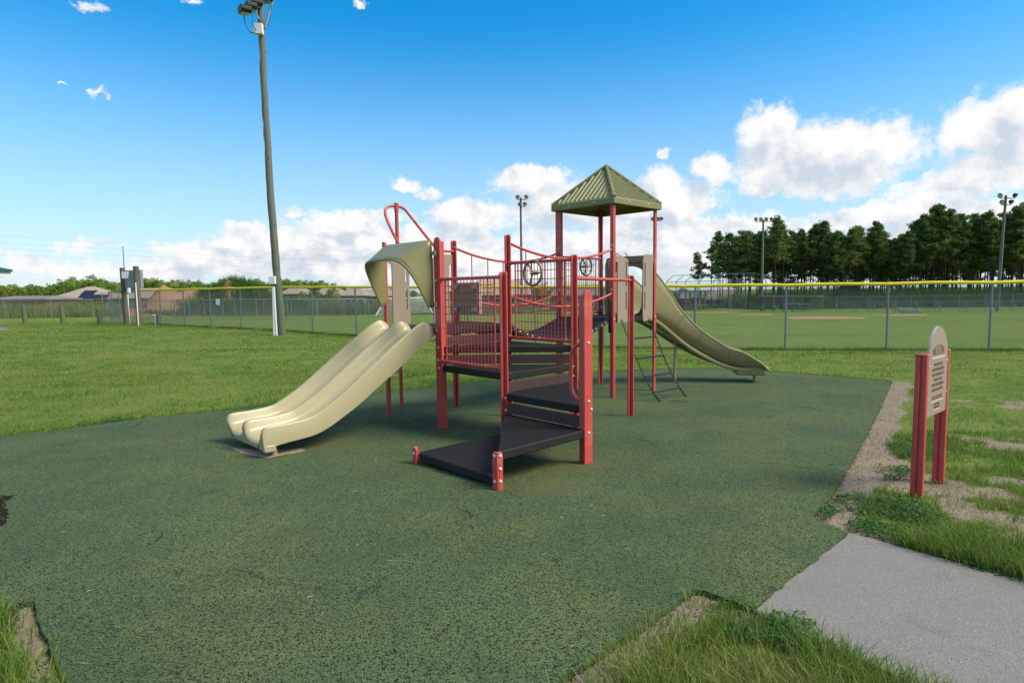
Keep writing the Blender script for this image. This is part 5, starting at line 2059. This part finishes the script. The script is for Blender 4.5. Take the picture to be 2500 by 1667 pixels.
def field_blades(n, x0, x1, y0, y1, h, w, cond, tint, clump=3., zoff=0.):
    x, y = rng.uniform(x0, x1, n), rng.uniform(y0, y1, n)
    k_ = cond(x, y)
    x, y = x[k_], y[k_]
    cl = value_noise(x, y, clump, 21)
    return blades(x, y, terrain(x, y) + zoff - .05, h * (.5 + cl) * rng.uniform(.6, 1.3, len(x)), w * rng.uniform(.7, 1.3, len(x)), rng.uniform(.05, .5, len(x)), np.clip(rng.normal(tint, .18, len(x)) + (value_noise(x, y, 6, 31) - .5) * .7, 0, 1))


FMx, FMy = [p[0] for p in FL + FM], [p[1] for p in FL + FM]

MY = 55.
MX = at(412, 745, MY)[0]


def mound_h(x, y):
    a1 = 2.15 * np.exp(-(((x - MX) / 2.3) ** 2 + ((y - MY) / 2.6) ** 2))
    a2 = 2.75 * np.exp(-(((x - MX - 5.6) / 3.6) ** 2 + ((y - MY - 1) / 2.8) ** 2))
    return a1 + a2


bare_mound = lambda x, y: mound_h(x, y) < .12
mead = [field_blades(60000, -62, 6, 42, 74, .62, .045, lambda x, y: (y > np.interp(x, FMx, FMy) + .5) & bare_mound(x, y), .42, 4.),
        field_blades(30000, -75, 6, 57, 76, 1.0, .06, lambda x, y: (y > np.interp(x, FMx, FMy) + .5) & bare_mound(x, y), .6, 5.)]
stuff('meadow', mead, M['meadow'], 'tall unmown meadow behind the low fences', 'meadow')

mv, mf = [], []
nx, ny = 60, 24
for j in range(ny):
    for i in range(nx):
        x, y = MX - 6.2 + 20 * i / (nx - 1), MY - 5.6 + 12 * j / (ny - 1)
        hh = float(mound_h(x, y))
        mv.append((x, y, tz(x, y) - .15 + hh * (1 + .10 * math.sin(x * 2.1 + y) + .07 * math.sin(x * 5.3 - y * 3)) + (.26 * random.random() if hh > .4 else 0)))
for j in range(ny - 1):
    for i in range(nx - 1):
        mf.append((j * nx + i, j * nx + i + 1, (j + 1) * nx + i + 1, (j + 1) * nx + i))
structure(MB().add(mv, mf).build('dirt_mound', M['soil'], smooth=60))


def mound_brush(n):
    x, y = rng.uniform(MX - 6, MX + 13.5, n), rng.uniform(MY - 5, MY + 6, n)
    hh = mound_h(x, y)
    bare = (x < MX + 2.6) & (y < MY + 1.5) & (value_noise(x, y, .9, 17) < .8)
    k_ = (hh > .12) & ~bare
    x, y, hh = x[k_], y[k_], hh[k_]
    return blades(x, y, terrain(x, y) - .1 + hh, rng.uniform(.35, 1.0, len(x)) * np.clip(.4 + (x - MX) / 8, .3, 1.15), np.full(len(x), .07), rng.uniform(.1, .6, len(x)), np.clip(rng.normal(.3, .16, len(x)), 0, 1))


stuff('mound_brush', [mound_brush(26000)], M['brush'], 'green brush covering the dirt mound behind the fence', 'brush')
ub = []
for (px0, px1, Y, hh, n) in ((1810, 2520, 92, 2.3, 13000), (1780, 2620, 126, 2.8, 12000), (1860, 2640, 146, 3.4, 9000), (1600, 1830, 98, .6, 3000), (1480, 1700, 100, .8, 2500)):
    xa, xb = at(px0, 740, Y)[0], at(px1, 740, Y)[0]
    x, y = rng.uniform(xa, xb, n), rng.normal(Y, 2.5, n)
    cl = value_noise(x, y, 3, 41)
    ub.append(blades(x, y, terrain(x, y) - .1, hh * (.3 + cl) * rng.uniform(.5, 1.2, n), np.full(n, .16), rng.uniform(.2, .9, n), np.clip(rng.normal(.3, .2, n), 0, 1)))
stuff('undergrowth', ub, M['brush'], 'dark undergrowth below the pine wood behind the far fence', 'brush')


# ------------------------------------------------------------------ trees
def clumps(centres, radii, per, size, g, flat=.6):
    """leaf clusters: per small triangles round each centre"""
    n = len(centres)
    c = np.repeat(np.array(centres), per, 0)
    r_ = np.repeat(np.array(radii), per)
    m = len(c)
    d = g.normal(size=(m, 3))
    d /= np.linalg.norm(d, axis=1)[:, None]
    rad = r_ * g.random(m) ** .4
    p = c + d * rad[:, None] * np.array([1, 1, flat])
    s = size * g.uniform(.6, 1.4, m)
    e1 = g.normal(size=(m, 3)) + d * .8
    e1 /= np.linalg.norm(e1, axis=1)[:, None]
    e2 = np.cross(e1, g.normal(size=(m, 3)))
    e2 /= np.linalg.norm(e2, axis=1)[:, None]
    V = np.stack([p - e2 * s[:, None] * .32, p + e2 * s[:, None] * .32, p + e1 * s[:, None]], 1).reshape(-1, 3)
    tint = np.clip(np.repeat(g.uniform(.1, .9, n), per) * .6 + g.random(m) * .4, 0, 1)
    return V, np.arange(3 * m).reshape(-1, 3), tint


def make_pine(seed, h, crown0, width, nb):
    g = np.random.default_rng(seed)
    tr = MB()
    bx, by = g.normal(0, .18, 2)
    pts = [(bx * (t ** 2), by * (t ** 2), h * t) for t in np.linspace(-.01, .97, 8)]
    tr.tube(pts, [.125 * (1 - .75 * t) * h / 16 + .015 for t in np.linspace(0, 1, 8)], 7)
    cs_, rs_ = [], []
    for i in range(nb):
        t = g.random() ** .8
        z = h * (crown0 + (1 - crown0) * t)
        prof = width * (1 - t) ** .55 * (.45 + .55 * min(1, t / .25)) + .25
        az = g.uniform(0, 2 * PI)
        L_ = prof * g.uniform(.5, 1.1)
        zt_ = z + L_ * g.uniform(.05, .45)
        k = max((z / h) ** 2, 0)
        a0 = np.array([bx * k, by * k, z])
        tip = np.array([bx * k + math.cos(az) * L_, by * k + math.sin(az) * L_, zt_])
        tr.tube([a0, (a0 + tip) / 2 + np.array([0, 0, -.1 * L_]), tip], [.045, .03, .012], 4, caps=False)
        for q in range(3):
            f = g.uniform(.45, 1.08)
            cs_.append(a0 + (tip - a0) * f + g.normal(0, .16, 3))
            rs_.append(g.uniform(.30, .62))
    # a few dead stubs on the bare trunk
    for i in range(7):
        z = h * g.uniform(.15, crown0)
        az = g.uniform(0, 2 * PI)
        tr.tube([(0, 0, z), (math.cos(az) * .7, math.sin(az) * .7, z + g.uniform(-.1, .25))], [.03, .008], 4, caps=False)
    V, T, tint = clumps(cs_, rs_, 30, .30, g)
    return tr.mesh('trunk', M['bark'], 60), tri_mesh('crown', V, T, M['needles'], tint)


def make_round(seed, h, w):
    g = np.random.default_rng(seed)
    tr = MB()
    tr.tube([(0, 0, -.2), (.05, 0, h * .3), (0, .08, h * .75)], [.17 * h / 8, .13 * h / 8, .05], 7)
    cs_, rs_ = [], []
    for i in range(95):
        d = g.normal(size=3)
        d /= np.linalg.norm(d)
        r_ = g.uniform(.55, 1) * (1 + .25 * math.sin(d[0] * 5 + seed) * math.cos(d[1] * 4))
        c = np.array([d[0] * w * r_, d[1] * w * r_, h * .58 + d[2] * h * .40 * r_])
        cs_.append(c)
        rs_.append(g.uniform(.5, 1.0) * w * .32)
        if i < 12:
            tr.tube([(0, 0, h * .4), tuple(c * .5 + np.array([0, 0, h * .25])), tuple(c)], [.06, .04, .01], 4, caps=False)
    V, T, tint = clumps(cs_, rs_, 22, w * .17, g, .85)
    return tr.mesh('trunk', M['bark'], 60), tri_mesh('crown', V, T, M['leaves'], tint)


PINES = [make_pine(100 + i, 16, c0, w, nb) for i, (c0, w, nb) in enumerate(((.46, 2.6, 56), (.52, 2.3, 48), (.42, 2.9, 64), (.55, 2.3, 44), (.48, 2.7, 56), (.50, 2.4, 50)))]
PINES += [make_pine(120 + i, 16, c0, w, nb) for i, (c0, w, nb) in enumerate(((.28, 3.0, 84), (.34, 3.2, 78), (.24, 2.8, 80)))]
ROUND = [make_round(200 + i, 8, w) for i, w in enumerate((2.3, 2.9, 2.0, 2.6))]


def plant(kind, me, x, y, h, h0, rz, label, cat, group, sx=1.):
    z = tz(x, y) - .03
    k = h / h0
    root = tag(empty(kind, (x, y, z), rz), label, cat, group)
    root.scale = (k * sx, k * sx, k)
    inst('trunk', me[0], root)
    inst('crown', me[1], root)
    return root


prof_x = [1700, 1740, 1780, 1800, 1840, 1870, 1900, 1940, 1960, 1990, 2030, 2060, 2090, 2125, 2180, 2220, 2280, 2340, 2370, 2420, 2475, 2510, 2600]
prof_y = [622, 598, 562, 575, 560, 556, 554, 558, 575, 553, 560, 570, 562, 553, 577, 562, 516, 524, 532, 524, 518, 502, 500]
g = np.random.default_rng(5)
ORD = 'first second third fourth fifth sixth seventh eighth ninth tenth eleventh twelfth thirteenth fourteenth fifteenth sixteenth seventeenth eighteenth nineteenth twentieth twenty-first twenty-second twenty-third twenty-fourth twenty-fifth twenty-sixth twenty-seventh twenty-eighth twenty-ninth thirtieth thirty-first thirty-second thirty-third thirty-fourth thirty-fifth'.split()
PL = 'dark pine standing deeper in the wood behind the front row'
placed = 0
row_specs = [(98, 30, 0, 1710, 2530), (104, 26, 14, 1755, 2560), (111, 25, 22, 1770, 2580), (119, 24, 30, 1790, 2600), (128, 26, 36, 1800, 2600), (138, 26, 40, 1830, 2600), (150, 18, 46, 2040, 2620)]
for Y, stp, drop, xa, xb in row_specs:
    px = xa
    while px < xb:
        xx = px + g.normal(0, 6)
        top = float(np.interp(xx, prof_x, prof_y)) + drop * g.uniform(.3, 1.2) + g.normal(0, 9)
        yy = Y + g.uniform(-2.5, 2.5)
        T_ = at(xx, top, yy)
        h = T_[2] - tz(T_[0], yy)
        lb, grp = PL, 'pines in the wood'
        if drop == 0:
            lb = 'small lone pine at the left end of the pine wood' if placed == 0 else ORD[placed] + ' pine from the left end in the front row of the wood'
        plant('pine_tree', PINES[int(g.integers(6)) if drop == 0 else int(g.integers(7)) if drop < 38 else 6 + int(g.integers(3))], T_[0], yy, h, 16, g.uniform(0, 6.28), lb, 'tree', grp, g.uniform(.9, 1.15))
        placed += 1
        px += stp * g.uniform(.75, 1.3)
# trees far behind the left houses
LL = 'bright green tree in the row behind the left houses'
for k in range(64):
    px = -40 + k * 14.5 + g.normal(0, 4)
    top = float(np.interp(px, [-40, 60, 110, 150, 175, 215, 250, 285, 300, 360, 420, 480, 560, 640, 700, 760, 790, 830, 900], [692, 691, 694, 686, 676, 671, 675, 688, 686, 677, 679, 684, 681, 679, 678, 681, 685, 695, 700])) + g.uniform(-1, 6)
    Y = g.uniform(175, 215)
    T_ = at(px, top, Y)
    plant('far_tree', ROUND[int(g.integers(4))], T_[0], Y, T_[2] - tz(T_[0], Y), 8, g.uniform(0, 6.28), LL, 'tree', 'trees behind the left houses', g.uniform(.85, 1.2))
for k in range(30):
    px = 880 + k * 27 + g.normal(0, 6)
    top = float(np.interp(px, [880, 1000, 1250, 1310, 1400, 1480, 1560, 1640, 1700], [702, 702, 704, 696, 703, 699, 697, 698, 700])) + g.uniform(-1, 6)
    Y = g.uniform(165, 200)
    T_ = at(px, top, Y)
    plant('far_tree', ROUND[int(g.integers(4))], T_[0], Y, T_[2] - tz(T_[0], Y), 8, g.uniform(0, 6.28), 'distant green tree behind the houses past the play structure', 'tree', 'trees behind the middle houses', 1.3)
for px, pt, Y, i, lb in ((813, 700, 96, 0, 'round green tree in front of the tan hipped houses'), (770, 706, 92, 1, 'low spreading tree left of the round tree'), (738, 708, 94, 2, 'light green bush tree near the utility pole'),
                         (1318, 690, 104, 1, 'bright leafy tree behind the second mesh panel'), (1622, 705, 112, 2, 'small yellowish tree beyond the curved slide'), (1645, 713, 100, 3, 'dark shrub tree left of the wooden stand'), (1775, 724, 95, 1, 'dark round shrub between backstop and pines'),
                         (1800, 712, 96, 3, 'small dark tree leaning over the backstop fence')):
    T_ = at(px, pt, Y)
    plant('garden_tree', ROUND[i], T_[0], Y, T_[2] - tz(T_[0], Y), 8, 1.3 * i, lb, 'tree', None, 1.1)
